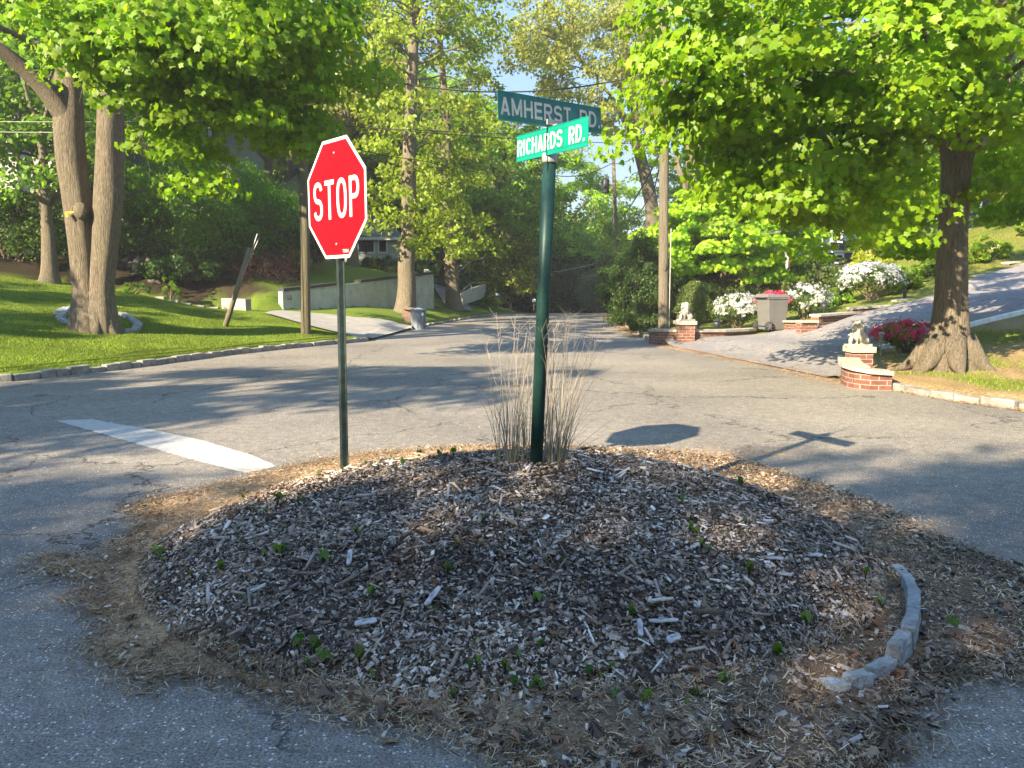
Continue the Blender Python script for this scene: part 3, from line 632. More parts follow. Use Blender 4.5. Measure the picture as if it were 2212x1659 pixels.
# two tall trunks between the wall and the road
G1 = 'tall street trees left of the road'
def tallpair():
    for nm, lab, x, y, tr, ln, sd, base in (('tall_tree', 'tall rough-barked tree with the thicker trunk, rising in front of the retaining wall', -4.55, 33, 0.44, (0.75, 0.2), 41, (0.14, .215, .02)),
                                            ('tall_tree', 'tall tree with the slimmer trunk, standing past the end of the retaining wall', -2.98, 40, 0.40, (-0.7, 0.2), 43, (0.135, .215, .02))):
        z = hZ(x, y); rng = np.random.default_rng(sd); root = empty(nm, (x, y, z - 0.05), (0, 0, 0), lab, 'tree', G1)
        hgt = 15.5; b = MB(); tp = [(ln[0] * t * (1.0), ln[1] * t, hgt * t) for t in np.linspace(0, 1, 13) ** 1.8]; tp = [(p[0] + rng.normal(0, .05), p[1], p[2]) for p in tp]
        rough_tube(b, tp, flare(tp, tr * .88, 1.3, 0.3), 18, rng, 0.05)
        cl = []
        rg = np.random.default_rng(sd + 1)
        for i in range(150):
            zz = rg.uniform(2.8, 17); a = rg.uniform(0, 6.28); rr = (1.0 + 2.6 * rg.random()) * (0.75 if zz < 7 else 1.1); cl.append((ln[0] * zz / hgt + rr * math.cos(a), rr * math.sin(a), zz))
        cl = np.array(cl); me, _ = crown_mesh('crown', sd, (3, 3, 8), 0, 85, 0.21, OVAL, base, clr=0.7, flat_=0.5, clusters=cl - [0, 0, 9], offset=(0, 0, 9), up=0.6, sway=0.8, var=0.25, yellow=0.4)
        def start(r_, tg): zz = max(2.0, tg[2] - r_.uniform(0.3, 1.5)); return np.array([ln[0] * zz / hgt, 0, zz])
        limb_tubes(b, rng, start, list(cl[rg.choice(len(cl), 45, replace=False)]), 0.05)
        b.build('trunk', M['bark'], root, True); link('crown', me, M['leaf'], root)
tallpair()

# open oak against the sky, trunk hidden at the foot by shrubs
def oak():
    Y = 42.0; p0 = at(1415, 560, Y); x, y = p0.x, Y; z = hZ(x, y); rng = np.random.default_rng(7)
    root = empty('oak_tree', (x, y, z - 0.1), (0, 0, 0), 'open-crowned oak with dark leaning limbs spread against the sky', 'tree')
    def L(px, py, Yo=0.0): p = at(px, py, Y + Yo); return (p.x - x, p.y - y, p.z - z)
    b = MB(); rt = lambda P, R: rough_tube(b, P, R, 12, rng, 0.05)
    rt([(0.1, 0, 0), L(1414, 520), L(1408, 440), L(1396, 380), L(1380, 320), L(1360, 270), L(1340, 235), L(1300, 212), L(1270, 206)], [0.5, 0.42, 0.36, 0.34, 0.31, 0.28, 0.22, 0.15, 0.06])
    rt([L(1392, 365), L(1378, 300), L(1372, 240), L(1366, 205), L(1330, 175), L(1290, 160), L(1270, 150), L(1250, 140), L(1220, 135), L(1180, 120)], [0.28, 0.24, 0.22, 0.2, 0.17, 0.14, 0.12, 0.09, 0.06, 0.03])
    rt([L(1372, 240), L(1366, 170), L(1358, 130), L(1350, 80), L(1345, 30), L(1340, -60)], [0.2, 0.17, 0.14, 0.11, 0.08, 0.04])
    rt([L(1366, 205), L(1395, 170), L(1415, 110), L(1430, 40)], [0.14, 0.11, 0.08, 0.04])
    rt([L(1300, 165), L(1265, 140), L(1230, 90), L(1200, 40), L(1190, -30)], [0.12, 0.1, 0.07, 0.05, 0.03])
    rt([L(1270, 158), L(1220, 170), L(1180, 165), L(1130, 145), L(1080, 140)], [0.11, 0.09, 0.07, 0.05, 0.02])
    rt([L(1345, 240), L(1320, 200), L(1290, 180), L(1240, 178)], [0.12, 0.09, 0.06, 0.03])
    rg = np.random.default_rng(70); cl = []
    for px, py, rx, ry, n in ((1160, 60, 90, 60, 34), (1250, 60, 80, 60, 36), (1340, 60, 80, 70, 36), (1300, 130, 90, 40, 30), (1130, 120, 60, 30, 14), (1190, 130, 60, 30, 16), (1400, 130, 40, 90, 18), (1240, 190, 45, 22, 12), (1320, 225, 50, 20, 12), (1210, 195, 30, 15, 6), (1395, 250, 40, 60, 12), (1360, 0, 90, 40, 24), (1220, -10, 100, 40, 24), (1350, 170, 60, 25, 10), (1305, 270, 20, 18, 5), (1170, 165, 30, 25, 7), (1330, 290, 14, 15, 3), (1180, 195, 12, 14, 3), (1440, 60, 40, 60, 14)):
        for i in range(n): cl.append(L(px + rg.normal(0, rx * .55), py + rg.normal(0, ry * .55), rg.normal(0, 2.2)))
    cl = np.array(cl); me, _ = crown_mesh('crown', 71, (5, 5, 5), 0, 62, 0.20, DIAM, (0.17, 0.205, 0.045), clr=0.72, flat_=0.55, clusters=cl - [0, 0, 10], offset=(0, 0, 10), up=0.4, sway=0.9, var=0.25, yellow=0.5)
    lim = [L(1380, 320), L(1366, 205), L(1330, 175), L(1290, 160), L(1230, 90), L(1220, 135), L(1350, 80), L(1358, 130), L(1300, 212)]; lim = np.array(lim)
    def start(r_, tg): return lim[np.argmin(np.linalg.norm(lim - tg, axis=1))].copy()
    limb_tubes(b, rng, start, list(cl[rg.choice(len(cl), 80, replace=False)]), 0.05, 4)
    b.build('trunk', M['barkdark'], root, True); link('crown', me, M['leaf'], root)
oak()

GB = 'trees of the wooded background'
T = tree
xa = xat
# --- left side, middle distance
tA = T('broadleaf_tree', 'shady tree with a flared pale trunk at the back edge of the left lawn', xa(102, 26.5), 26.8, 0.24, 5.5, (0.0, 0.6, 6.0), (4.2, 3.2, 4.2), 51, 110, 130, 0.19, OVAL, MID, GB, low=-0.9, clr=0.8)
tB = T('broadleaf_tree', 'leafy tree over the boulder wall behind the twin-trunk maple', xa(330, 32), 33.5, 0.22, 6, (0, 0, 6.6), (4.3, 3.4, 3.6), 52, 110, 130, 0.21, OVAL, MID, GB, clr=0.85)
tD = T('broadleaf_tree', 'tree with loose yellow-green sprays beside the mossy utility pole', xa(740, 37), 40, 0.25, 11, (0, 0, 9.3), (3.4, 2.6, 4.8), 54, 130, 105, 0.24, DIAM, (0.12, 0.17, 0.02), GB, clr=0.95, yellow=0.4)
tE = T('broadleaf_tree', 'dense bright green tree right of the two tall trunks', xa(1075, 52), 52, 0.3, 9, (0, 0, 7.6), (4.6, 3.6, 5.8), 55, 180, 120, 0.26, DIAM, (0.11, 0.22, 0.014), GB, clr=1.0, low=-0.95)
tF = T('broadleaf_tree', 'rounded green tree closing the view behind the street-name post', xa(1215, 62), 64, 0.3, 10, (0, 0, 7.6), (6.2, 5, 6.0), 56, 220, 120, 0.30, DIAM, (0.15, 0.27, 0.025), GB, clr=1.15, low=-0.95, z=-1.0)
tG = T('broadleaf_tree', 'pale green tree behind the distant transformer pole', xa(1300, 72), 74, 0.3, 8, (0, 0, 4.6), (5.6, 5, 4.2), 57, 200, 110, 0.34, DIAM, (0.17, 0.26, 0.05), GB, clr=1.2, low=-0.95, z=-1.5)
tH = T('maple_tree', 'young lime-green maple in full sun behind the right hedge', xa(1585, 27), 28.5, 0.13, 4.2, (0, 0, 2.9), (3.1, 2.0, 2.3), 58, 190, 120, 0.15, MAPLE, (0.20, 0.34, 0.014), None, clr=0.55, flat_=0.3, low=-0.8, limbr=.05)
tI = T('broadleaf_tree', 'dark green tree under the big right maple, on the upper lawn edge', xa(1890, 36), 37, 0.22, 6, (0, 0, 5.0), (5.0, 3.4, 4.4), 59, 160, 110, 0.24, OVAL, (0.06, 0.13, 0.012), GB, clr=0.9, low=-0.9)
tJ = T('slim_tree', 'slender tree with a pale crooked stem behind the near utility pole', xa(1468, 34), 34, 0.13, 9.4, (0.2, 0, 9.6), (1.9, 1.6, 2.6), 60, 26, 80, 0.19, DIAM, (0.12, 0.17, 0.02), GB, (0.15, 0), 'twig', 8, clr=0.7)
def cp(src, px, Y, s, lab, rz=0, z=None): return copy_thing(src, xa(px, Y), Y, s, rz, lab, GB, z)
cp(tA, 10, 30, 1.1, 'leafy tree at the left edge in front of the white house', 1)
cp(tB, 210, 36, 1.15, 'tree filling the gap between the twin trunks', 2)
cp(tD, 130, 44, 1.0, 'tall tree rising above the white house', 0.5)
cp(tD, -60, 36, 1.1, 'tall tree leaning into the top left corner behind the maple', 2.5)
cp(tB, 590, 44, 1.35, 'tree shading the half-timbered house', 3.3)
cp(tD, 480, 54, 1.15, 'tall tree behind the half-timbered house roof', 4)
cp(tD, 640, 52, 1.1, 'tall tree standing behind the grey gabled house', 1.9)
cp(tE, 850, 62, 1.3, 'tall green tree directly behind the thicker tall trunk', 2)
cp(tF, 960, 66, 1.25, 'broad green tree between the two tall trunks in the distance', 4)
cp(tG, 760, 70, 1.6, 'distant pale tree above the grey house roof', 1)
cp(tE, 1145, 62, (0.8, 0.8, 0.6), 'low dense tree beside the street-name post', 5)
cp(tG, 1225, 84, 1.15, 'faraway pale tree seen over the crest of the road', 3, -1.5)
cp(tF, 1590, 52, (0.95, 0.95, 0.8), 'broad tree behind the near utility pole', 2.6)
cp(tE, 1660, 50, 1.05, 'dense tree above the brick house on the right', 1.2)
cp(tI, 1760, 44, 1.25, 'dark tree left of the blue house', 2.2)
cp(tE, 1960, 54, 1.2, 'tall tree behind the blue house', 3.1)
cp(tI, 2110, 44, 1.2, 'dark tree at the top of the sloping lawn right of the maple trunk', 4.4)
cp(tB, 2230, 36, 1.25, 'shady tree at the top right corner of the sloping lawn', 5.2)
cp(tF, 2180, 60, 1.4, 'tall tree on the hilltop behind the right corner', 0.7)
cp(tF, 1400, 70, (0.8, 0.8, 0.48), 'low tree behind the yellow road sign', 1.7, -1.5)
cp(tI, 1400, 50, (0.7, 0.7, 0.62), 'shady small tree behind the big dark hedge', 0.9)
cp(tF, 40, 60, 1.5, 'large background tree behind the white house', 0.2)
cp(tE, 320, 58, 1.6, 'large background tree above the boulder wall', 0.9)
# trees on the near side of the junction, behind and beside the viewer: they throw the shade over the island
GS = 'shade trees on the near side of the junction'
NTH = ['first', 'second', 'third', 'fourth', 'fifth', 'sixth', 'seventh', 'eighth', 'ninth', 'tenth', 'eleventh', 'twelfth', 'thirteenth', 'fourteenth', 'fifteenth', 'sixteenth', 'seventeenth', 'eighteenth', 'nineteenth', 'twentieth']
for k, (x, y, s, rz) in enumerate(((-36, -9, 1.15, 5), (-30.5, -12, 1.12, 3), (-25, -14, 1.08, 0), (-19.5, -15, 1.09, 1), (-14, -14.5, 1.07, 2), (-8.5, -13.5, 1.12, 4), (-2, -14, 1.3, 2.7))):
    copy_thing(tE, x, y, s, rz, 'tall shade tree on the near side, %s from the left' % NTH[k], GS, 0.0)
for k, (x, y, s, rz) in enumerate(((-38, -18, 1.3, 1), (-31, -21, 1.3, 2), (-24.5, -22, 1.25, 3), (-18, -22, 1.3, 4), (-11.5, -21, 1.35, 5))):
    copy_thing(tE, x, y, s, rz, 'back-row shade tree on the near side, %s from the left' % NTH[k], GS, 0.0)
tK = T('broadleaf_tree', 'spreading verge tree left of the viewer, whose shade falls across the road', -16.6, -2.0, 0.2, 9.5, (0, 0, 10.2), (4.2, 2.0, 1.5), 62, 60, 120, 0.24, OVAL, MID, GS, z=0.0, clr=0.9)
copy_thing(tK, -19.5, -5.6, 0.95, 0.3, 'smaller verge tree left of the viewer, set farther back from the road', GS, 0.0)
copy_thing(tE, -24.5, 11.0, 0.85, 0.5, 'round shade tree beyond the left edge of the view, shading the lawn', GS, 0.8)
copy_thing(tK, -20.5, 7.0, 0.76, 1.1, 'tall thin-stemmed tree beyond the left edge, casting the band of shade on the lawn', GS, 0.6)
copy_thing(tE, -33, 18.0, 0.9, 1.5, 'second shade tree beyond the left edge of the view, higher up the lawn', GS, 1.0)
# distant woodland that closes the view as one mass
def far_wood():
    r = np.random.default_rng(99); n = 6500; a = r.uniform(-62, 62, n); R = 96 + r.uniform(-6, 10, n); x = R * np.sin(np.radians(a)); y = R * np.cos(np.radians(a)) 
    top = np.interp(a, [-62, -14, -6, 2, 6, 11, 16, 24, 62], [26, 26, 20, 12, 8, 7, 12, 24, 28]) + 3.0 * (vnoise(x + 200, y, 7, 3) - .5); z = -6 + (top + 6) * r.random(n) ** .7
    me, _ = crown_mesh('distant_woodland', 98, (60, 60, 14), 0, 46, 0.85, DIAM, (0.085, 0.15, 0.025), clr=2.0, flat_=0.8, clusters=np.stack([x, y, z], -1), up=0.4, sway=0.9, droop=0.05, lump=0)
    o = link('distant_woodland', me, M['leaf']); o['kind'] = 'stuff'
far_wood()
# ------------------------------------------------------------------ shrubs
def shrub(name, label, x, y, rad, ncl, per, ls, base, tmpl=OVAL, group=None, z=None, seed=1, lift=None, leafm='leaf', stems=10, cat='shrub', yellow=0.2, **kw):
    z = hZ(x, y) if z is None else z; lift = rad[2] * 0.75 if lift is None else lift
    root = empty(name, (x, y, z), (0, 0, 0), label, cat, group); rng = np.random.default_rng(seed + 90)
    k = dict(clr=min(rad) * 0.32, flat_=0.7, shell=0.6, low=-0.8, up=0.35, sway=0.7, droop=0.15); k.update(kw)
    me, cl = crown_mesh('foliage', seed, rad, ncl, per, ls, tmpl, base, offset=(0, 0, lift), yellow=yellow, **k)
    b = MB()
    for i in range(stems):
        tg = cl[rng.integers(len(cl))]; s = rng.normal(0, 0.12, 3) * [rad[0], rad[1], 0]; m_ = (s + tg) / 2 + [0, 0, 0.1 * rad[2]]
        b.tube([s - [0, 0, .1], m_, tg], [0.02 * rad[2] + .008, 0.014, 0.005], 5, False)
    b.build('stems', M['twig'], root, True); link('foliage', me, M[leafm], root); return root
def flowers(root, seed, rad, lift, n, size, col, bias=0.1, amp=0.1, clumps=26, dirs=None):
    """five-petalled blossoms massed on the outside of a shrub"""
    rng = np.random.default_rng(seed); d = rng.normal(size=(clumps * 4, 3)); d[:, 2] += bias * 1.2; d /= np.linalg.norm(d, axis=1, keepdims=True); d = d[d[:, 2] > bias - 0.35][:clumps]
    idx = rng.integers(0, len(d), n); r = 0.97 + rng.normal(0, amp, (n, 1)); P = d[idx] * np.array(rad) * r + rng.normal(0, 0.09 * max(rad), (n, 3)) * [1, 1, 0.7] + [0, 0, lift]
    V = []; Cc = []
    for j in range(5):
        a = 2 * math.pi * j / 5; nr = d[idx] + rng.normal(0, 0.35, (n, 3))
        nr /= np.linalg.norm(nr, axis=1, keepdims=True); u = np.cross(nr, [0.3, 0.1, 1.0]); u /= np.linalg.norm(u, axis=1, keepdims=True); v = np.cross(nr, u)
        ax = u * math.cos(a) + v * math.sin(a); bx = np.cross(nr, ax); s = size * rng.uniform(0.8, 1.2, (n, 1))
        q = np.stack([P, P + ax * s * 0.6 + bx * s * 0.34 + nr * s * .15, P + ax * s + nr * s * 0.12, P + ax * s * 0.6 - bx * s * 0.34 + nr * s * .15], 1); V.append(q.reshape(-1, 3))
        Cc.append(np.repeat(np.array(col)[None] * np.exp(rng.normal(0, 0.12, (n, 1))), 4, 0))
    V = np.concatenate(V); Cc = np.concatenate(Cc); Fq = np.arange(len(V)).reshape(-1, 4)
    return link('blossoms', np_mesh('blossoms', V, Fq, np.clip(Cc, 0, .9)), M['petal'], root)

# dark weeping maple on the left bank
r_ = shrub('weeping_maple', 'large dark green weeping maple mound on the left bank', xa(425, 31), 32, (3.3, 2.2, 2.4), 300, 220, 0.17, (0.06, 0.17, 0.010), NARROW, None, None, 101, 2.1, 'leaf', 8, 'tree', up=0.5, droop=0.9, sway=0.5, clr=0.75, shell=0.7, flat_=0.4)
for px_, Y_, rx_, rz2, lb_ in ((285, 30.5, 1.6, 1.5, 'dense dark green bush above the boulder wall'), (505, 31.5, 1.7, 1.4, 'dense dark green bush at the right foot of the weeping maple'), (400, 29.8, 1.3, .8, 'low dark bush at the front foot of the weeping maple'), (625, 35, 1.6, 1.3, 'rounded green bush right of the bare twiggy shrub'), (200, 31, 1.8, 1.5, 'dense dark bush seen between the twin trunks and the pale-trunked tree')):
    shrub('dense_bush', lb_, xa(px_, Y_), Y_, (rx_, 1.1, rz2), 110, 120, 0.13, (0.035, 0.095, 0.012), OVAL, 'dense dark bushes on the left bank', None, 180 + int(px_), rz2 * .8)
shrub('red_leaf_maple', 'low dark maroon cut-leaf maple left of the mossy pole', xa(590, 31), 31.2, (1.9, 1.1, 0.75), 120, 110, 0.09, (0.03, 0.010, 0.008), NARROW, None, None, 102, 0.6, 'leafdark', 8, droop=0.8, yellow=0.0, clr=0.4)
# bare shrub
def bare_shrub(x, y, hgt, label, seed, spread=0.55):
    z = hZ(x, y); rng = np.random.default_rng(seed); root = empty('bare_shrub', (x, y, z), (0, 0, 0), label, 'shrub'); b = MB()
    for i in range(46):
        a = rng.uniform(0, 6.28); s = spread * rng.random() ** .5; top = np.array([math.cos(a) * s * hgt, math.sin(a) * s * hgt, hgt * rng.uniform(0.7, 1)]); base_ = np.array([math.cos(a), math.sin(a), 0]) * 0.1
        pts = [base_ * (1 - t) + top * t + np.array([math.cos(a), math.sin(a), 0]) * 0.25 * math.sin(t * 3.14) * -s + rng.normal(0, .03, 3) for t in np.linspace(0, 1, 6)]
        b.tube(pts, [0.022, 0.018, 0.014, 0.011, 0.008, 0.004], 4, False)
        for j in (2, 3, 3, 4, 4):
            e = pts[j] + np.array([rng.normal(0, .25), rng.normal(0, .25), rng.uniform(.3, .7)]); b.tube([pts[j], (pts[j] + e) / 2 + rng.normal(0, .04, 3), e], [0.01, 0.007, 0.003], 3, False)
    b.build('branches', M['twig'], root); return root
bare_shrub(xa(588, 34), 34.5, 3.3, 'bare twiggy shrub between the weeping maple and the mossy pole', 5)
GS2 = 'garden shrubs on the left bank'
shrub('garden_shrub', 'yellow-green shrub below the bare twiggy shrub', xa(612, 34), 33.8, (1.2, 0.8, 0.7), 50, 90, 0.10, YEL, OVAL, GS2, None, 103)
shrub('garden_shrub', 'blue-green low shrub above the mulch bank left of the mossy pole', xa(585, 33), 32.6, (0.9, 0.5, 0.4), 40, 80, 0.08, (0.07, .11, .06), OVAL, GS2, None, 104)
shrub('garden_shrub', 'green shrub between the mossy pole and the stop sign', xa(690, 38), 38, (1.5, 0.9, 0.9), 50, 90, 0.11, MID, OVAL, GS2, None, 105)
shrub('garden_shrub', 'shrub under the porch windows of the grey house', xa(800, 42), 42.5, (1.6, 0.8, 0.7), 50, 90, 0.12, (0.06, 0.09, 0.03), OVAL, GS2, None, 106)
shrub('garden_shrub', 'leafy shrub at the top of the retained lawn beside the thick tall trunk', xa(842, 42), 42, (1.5, 0.8, 0.9), 50, 90, 0.12, (.09, .14, .02), OVAL, GS2, None, 116)
shrub('garden_shrub', 'thick shrub beyond the boulder wall below the white house', xa(150, 30), 31, (2.6, 1.2, 1.5), 90, 90, 0.13, (0.035, 0.08, 0.014), OVAL, GS2, None, 107)
shrub('garden_shrub', 'dark shrub at the far left edge of the lawn', xa(25, 28), 28.3, (2.3, 1.2, 1.4), 90, 90, 0.13, (0.04, 0.09, 0.014), OVAL, GS2, None, 108)
shrub('garden_shrub', 'small spiky plant in front of the boulder wall', xa(375, 28), 28.0, (0.35, 0.3, 0.45), 14, 40, 0.14, MID, NARROW, GS2, None, 109)
shrub('garden_shrub', 'iris-like leaves along the lawn edge under the boulder wall', xa(300, 27), 26.6, (0.9, 0.25, 0.2), 16, 40, 0.16, MID, NARROW, GS2, None, 110)
# beyond the second tall trunk
shrub('conifer_shrub', 'yellow-green feathery conifer leaning over the far handrail', xa(1090, 50), 50, (2.3, 1.6, 3.0), 120, 120, 0.2, (0.14, 0.18, 0.02), DIAM, None, None, 111, 3.0, droop=0.8, clr=0.8)
shrub('dark_evergreen', 'tall dark evergreen left of the street-name post', xa(1160, 54), 54, (2.3, 2.0, 2.4), 120, 150, 0.24, (0.03, 0.06, 0.012), DIAM, None, None, 112, 1.8, 'leafdark', clr=0.9)
shrub('dark_evergreen', 'dark evergreen mass closing the road beyond its crest', xa(1235, 60), 60, (4.0, 2.0, 2.4), 170, 150, 0.28, (0.035, 0.065, 0.012), DIAM, None, -1.0, 113, 2.0, 'leafdark', clr=1.0)
shrub('dark_evergreen', 'dark evergreen at the right side of the far road end', xa(1325, 58), 59, (2.2, 1.6, 2.4), 100, 140, 0.27, (0.03, 0.06, 0.010), DIAM, None, -0.8, 114, 1.8, 'leafdark', clr=0.9)
shrub('spruce_shrub', 'pale bluish spruce in front of the dark trees at the end of the road', xa(1292, 55), 55.5, (1.6, 1.2, 1.5), 80, 100, 0.18, (0.13, 0.19, 0.14), NARROW, None, -0.2, 115, 1.5, clr=0.5, droop=.6)
shrub('roadside_shrub', 'sparse bright green sprays on the far left verge', xa(1030, 46), 46, (2.0, 1.0, 0.5), 60, 70, 0.13, (.10, .16, .02), OVAL, None, None, 117, .3)
shrub('roadside_shrub', 'tan and green ground shrub right of the second tall trunk', xa(1075, 52), 53, (2.4, 1.4, 0.9), 60, 80, 0.15, (.09, .12, .03), OVAL, None, None, 118, .4)
# right side
shrub('big_hedge', 'big dark rounded hedge left of the near utility pole', xa(1384, 27.5), 27.5, (1.25, 1.3, 1.55), 170, 220, 0.085, (0.03, 0.07, 0.012), OVAL, None, None, 120, 1.3, clr=0.35, shell=0.75, cat='hedge')
shrub('big_hedge', 'tall dark hedge standing behind the near utility pole', xa(1463, 29.5), 29.5, (1.5, 1.2, 1.5), 160, 200, 0.09, (0.032, 0.075, 0.012), OVAL, None, None, 121, 1.4, clr=0.4, shell=0.75, cat='hedge')
shrub('round_shrub', 'rounded olive-green shrub behind the darker lion statue', xa(1500, 25), 24.6, (0.62, 0.6, 0.75), 90, 150, 0.06, (0.085, 0.125, 0.03), OVAL, None, None, 122, 0.75, clr=0.22, shell=.8)
shrub('roadside_shrub', 'small yellow-green bush at the foot of the distant transformer pole', xa(1338, 49), 48.5, (0.45, 0.4, 0.5), 30, 80, 0.09, (.15, .2, .03), OVAL, None, None, 123, .35)
shrub('low_hedge', 'loose dark groundcover shrub below the big hedge at the roadside', xa(1402, 25), 24.6, (0.7, 0.8, 0.35), 50, 90, 0.07, (.035, .07, .015), OVAL, None, None, 124, .25)
GP = 'shrubs and plants on the right garden slope'
for i, (px, Y, rx, rz_, col, lab) in enumerate(((1873, 26.5, 0.75, 0.95, (0.22, 0.26, 0.02), 'bright yellow-green upright bush on the sloping lawn'), (1800, 24.6, 0.55, 0.3, MID, 'small green bush between the two larger white azaleas'),
        (1942, 24.6, 0.6, 0.42, (0.12, 0.2, 0.02), 'broad-leaved green clump right of the largest white azalea'), (1998, 25.6, 0.55, 0.3, (0.12, 0.2, 0.02), 'leafy clump close to the left side of the right maple trunk'),
        (2122, 25.6, 0.72, 0.45, (0.16, 0.25, 0.02), 'spreading light green clump right of the maple trunk'), (2160, 30, 0.75, 0.8, (0.17, 0.2, 0.04), 'twiggy yellow-green bush at the upper right'),
        (2205, 27.5, 0.5, 0.4, (.14, .22, .02), 'low green plant at the right edge above the stone ledge'), (1765, 29, 1.5, 0.6, (0.06, 0.10, 0.02), 'rambling undergrowth at the foot of the blue house'),
        (1690, 28, 1.6, 0.5, (0.09, 0.12, 0.03), 'low brush at the shaded top of the lawn left of the blue house'), (1600, 27, 1.4, 0.7, (0.05, 0.09, 0.02), 'dark undergrowth behind the first white azalea'))):
    shrub('garden_plant', lab, xa(px, Y), Y, (rx, rx * .7, rz_), int(34 + 20 * rx), 60, 0.11, col, OVAL, GP, None, 140 + i, rz_ * 0.8)
GA = 'white azaleas along the terrace'
for i, (px, py, Y, rx, rz_, lab) in enumerate(((1592, 690, 24.0, 0.70, 0.42, 'white azalea left of the grey wheeled cart'), (1742, 676, 23.4, 0.68, 0.44, 'white azalea just right of the grey wheeled cart'), (1880, 658, 24.2, 1.02, 0.46, 'largest white azalea, a wide clipped hedge on the upper terrace'))):
    p = at(px, py, Y); r = shrub('azalea', lab, p.x, Y, (rx, 0.5, rz_), 60, 90, 0.05, (0.06, 0.11, 0.02), OVAL, GA, max(p.z - 0.25, hZ(p.x, Y)), 160 + i, rz_ + .12, clr=0.2, shell=.7, stems=18)
    flowers(r, 170 + i, (rx, 0.5, rz_), rz_ + .17, int(750 * rx / .6), 0.05, (0.62, 0.64, 0.63), 0.05 if i != 1 else -.2, 0.06, 60)
p = at(1676, 668, 22.9); r = shrub('azalea', 'red azalea showing over the lid of the grey wheeled cart', p.x + .1, 23.3, (0.5, 0.4, 0.3), 40, 80, 0.05, (0.06, 0.11, 0.02), OVAL, None, hZ(p.x, 23.3) + .35, 165, .32, clr=.18)
flowers(r, 175, (0.5, 0.4, 0.3), .36, 700, 0.05, (0.85, 0.08, 0.20), 0.2, 0.06, 50)
p = at(1965, 745, 15.6); r = shrub('azalea', 'crimson azalea between the pale lion statue and the right maple trunk', p.x, 15.6, (0.66, 0.36, 0.22), 60, 60, 0.05, (0.10, 0.16, 0.02), OVAL, None, hZ(p.x, 15.6), 166, .32, clr=.16, stems=22)
flowers(r, 176, (0.66, 0.36, 0.24), .36, 900, 0.055, (0.88, 0.09, 0.24), 0.0, 0.08, 60)

# ------------------------------------------------------------------ masonry on the left
def hs(pts, off): return [hL(p[0], p[1]) * 1.0 + off for p in pts]
def lerp2(a, b, n): return [tuple(np.array(a) * (1 - t) + np.array(b) * t) for t in np.linspace(0, 1, n)]
wr = empty('retaining_wall', (0, 0, 0), (0, 0, 0), 'long grey stucco retaining wall with dark coping under the sloping lawn', 'wall')
wp = lerp2(WALL_A, WALL_B, 10); zb = [float(hL(p[0] + .12, p[1] - .12)) - .25 for p in wp]; zt = [float(np.interp(i, [0, 9], [at(609, 630, 29).z, at(936, 592, 38).z])) for i in range(10)]
blockwall('stucco_face', wp, zb, zt, 0.22, M['stucco'], wr)
P4 = wp[-1]; blockwall('end_return', [(P4[0] + .02, P4[1] + .02), (P4[0] - .5, P4[1] + 2.2)], [zb[-1]] * 2, [zt[-1] - .01, zt[-1] + .3], 0.2, M['stucco'], wr)
for i0, i1 in ((0, 3), (4, 6), (6, 9)):
    q = wp[i0:i1 + 1]; blockwall('coping', q, [zt[i0 + k] + .003 for k in range(len(q))], [zt[i0 + k] + .12 for k in range(len(q))], 0.34, M['timber'], wr)
nb = MB(); p = at(625, 643, 28.95); nb.box(p.x - .09, p.x + .09, p.y - .02, p.y + .03, p.z - .1, p.z + .1); nb.build('niche', M['black'], wr)
a1, b1 = at(484, 644, 27.6), at(536, 646, 27.0)
sw = blockwall('short_wall', [(a1.x, a1.y), (b1.x, b1.y)], [a1.z - .7, b1.z - .8], [a1.z, b1.z], 0.25, M['concrete']); tag(sw, 'short pale stucco wall at the edge of the lawn behind the leaning guy post', 'wall')
# boulder wall
rb = np.random.default_rng(9); bw = MB()
for px in np.arange(236, 344, 6.0):
    for lv in range(5):
        p = at(px + rb.normal(0, 4), 612 - lv * 13 + (px - 300) * 0.05 + rb.normal(0, 3), 29.3 + lv * .25); s = rb.uniform(.16, .3); bw.ellipsoid(p, (s * 1.2, s, s * .8), 8, 5, Matrix.Rotation(rb.uniform(0, 3), 3, 'Y'))
tag(bw.build('boulder_wall', M['boulder'], None, False), 'rough wall of dark rounded boulders behind the left lawn', 'wall')
st_lab = 'flat pale stone at the upper edge of the left lawn'
for px, py in ((345, 629), (375, 634), (402, 638), (432, 643), (462, 645)):
    Y = 27.6; p = at(px, py, Y); p.z = float(hL(p.x, p.y)) + .06; b = MB(); b.box(-.2, .2, -.12, .12, -.3, .02, .03); o = b.build('edging_stone', M['stone'], None, False, .02, p); tag(o, 'flat stone at the upper edge of the left lawn, %s from the left' % NTH[[345, 375, 402, 432, 462].index(px)], 'stone', 'stones along the lawn edge')
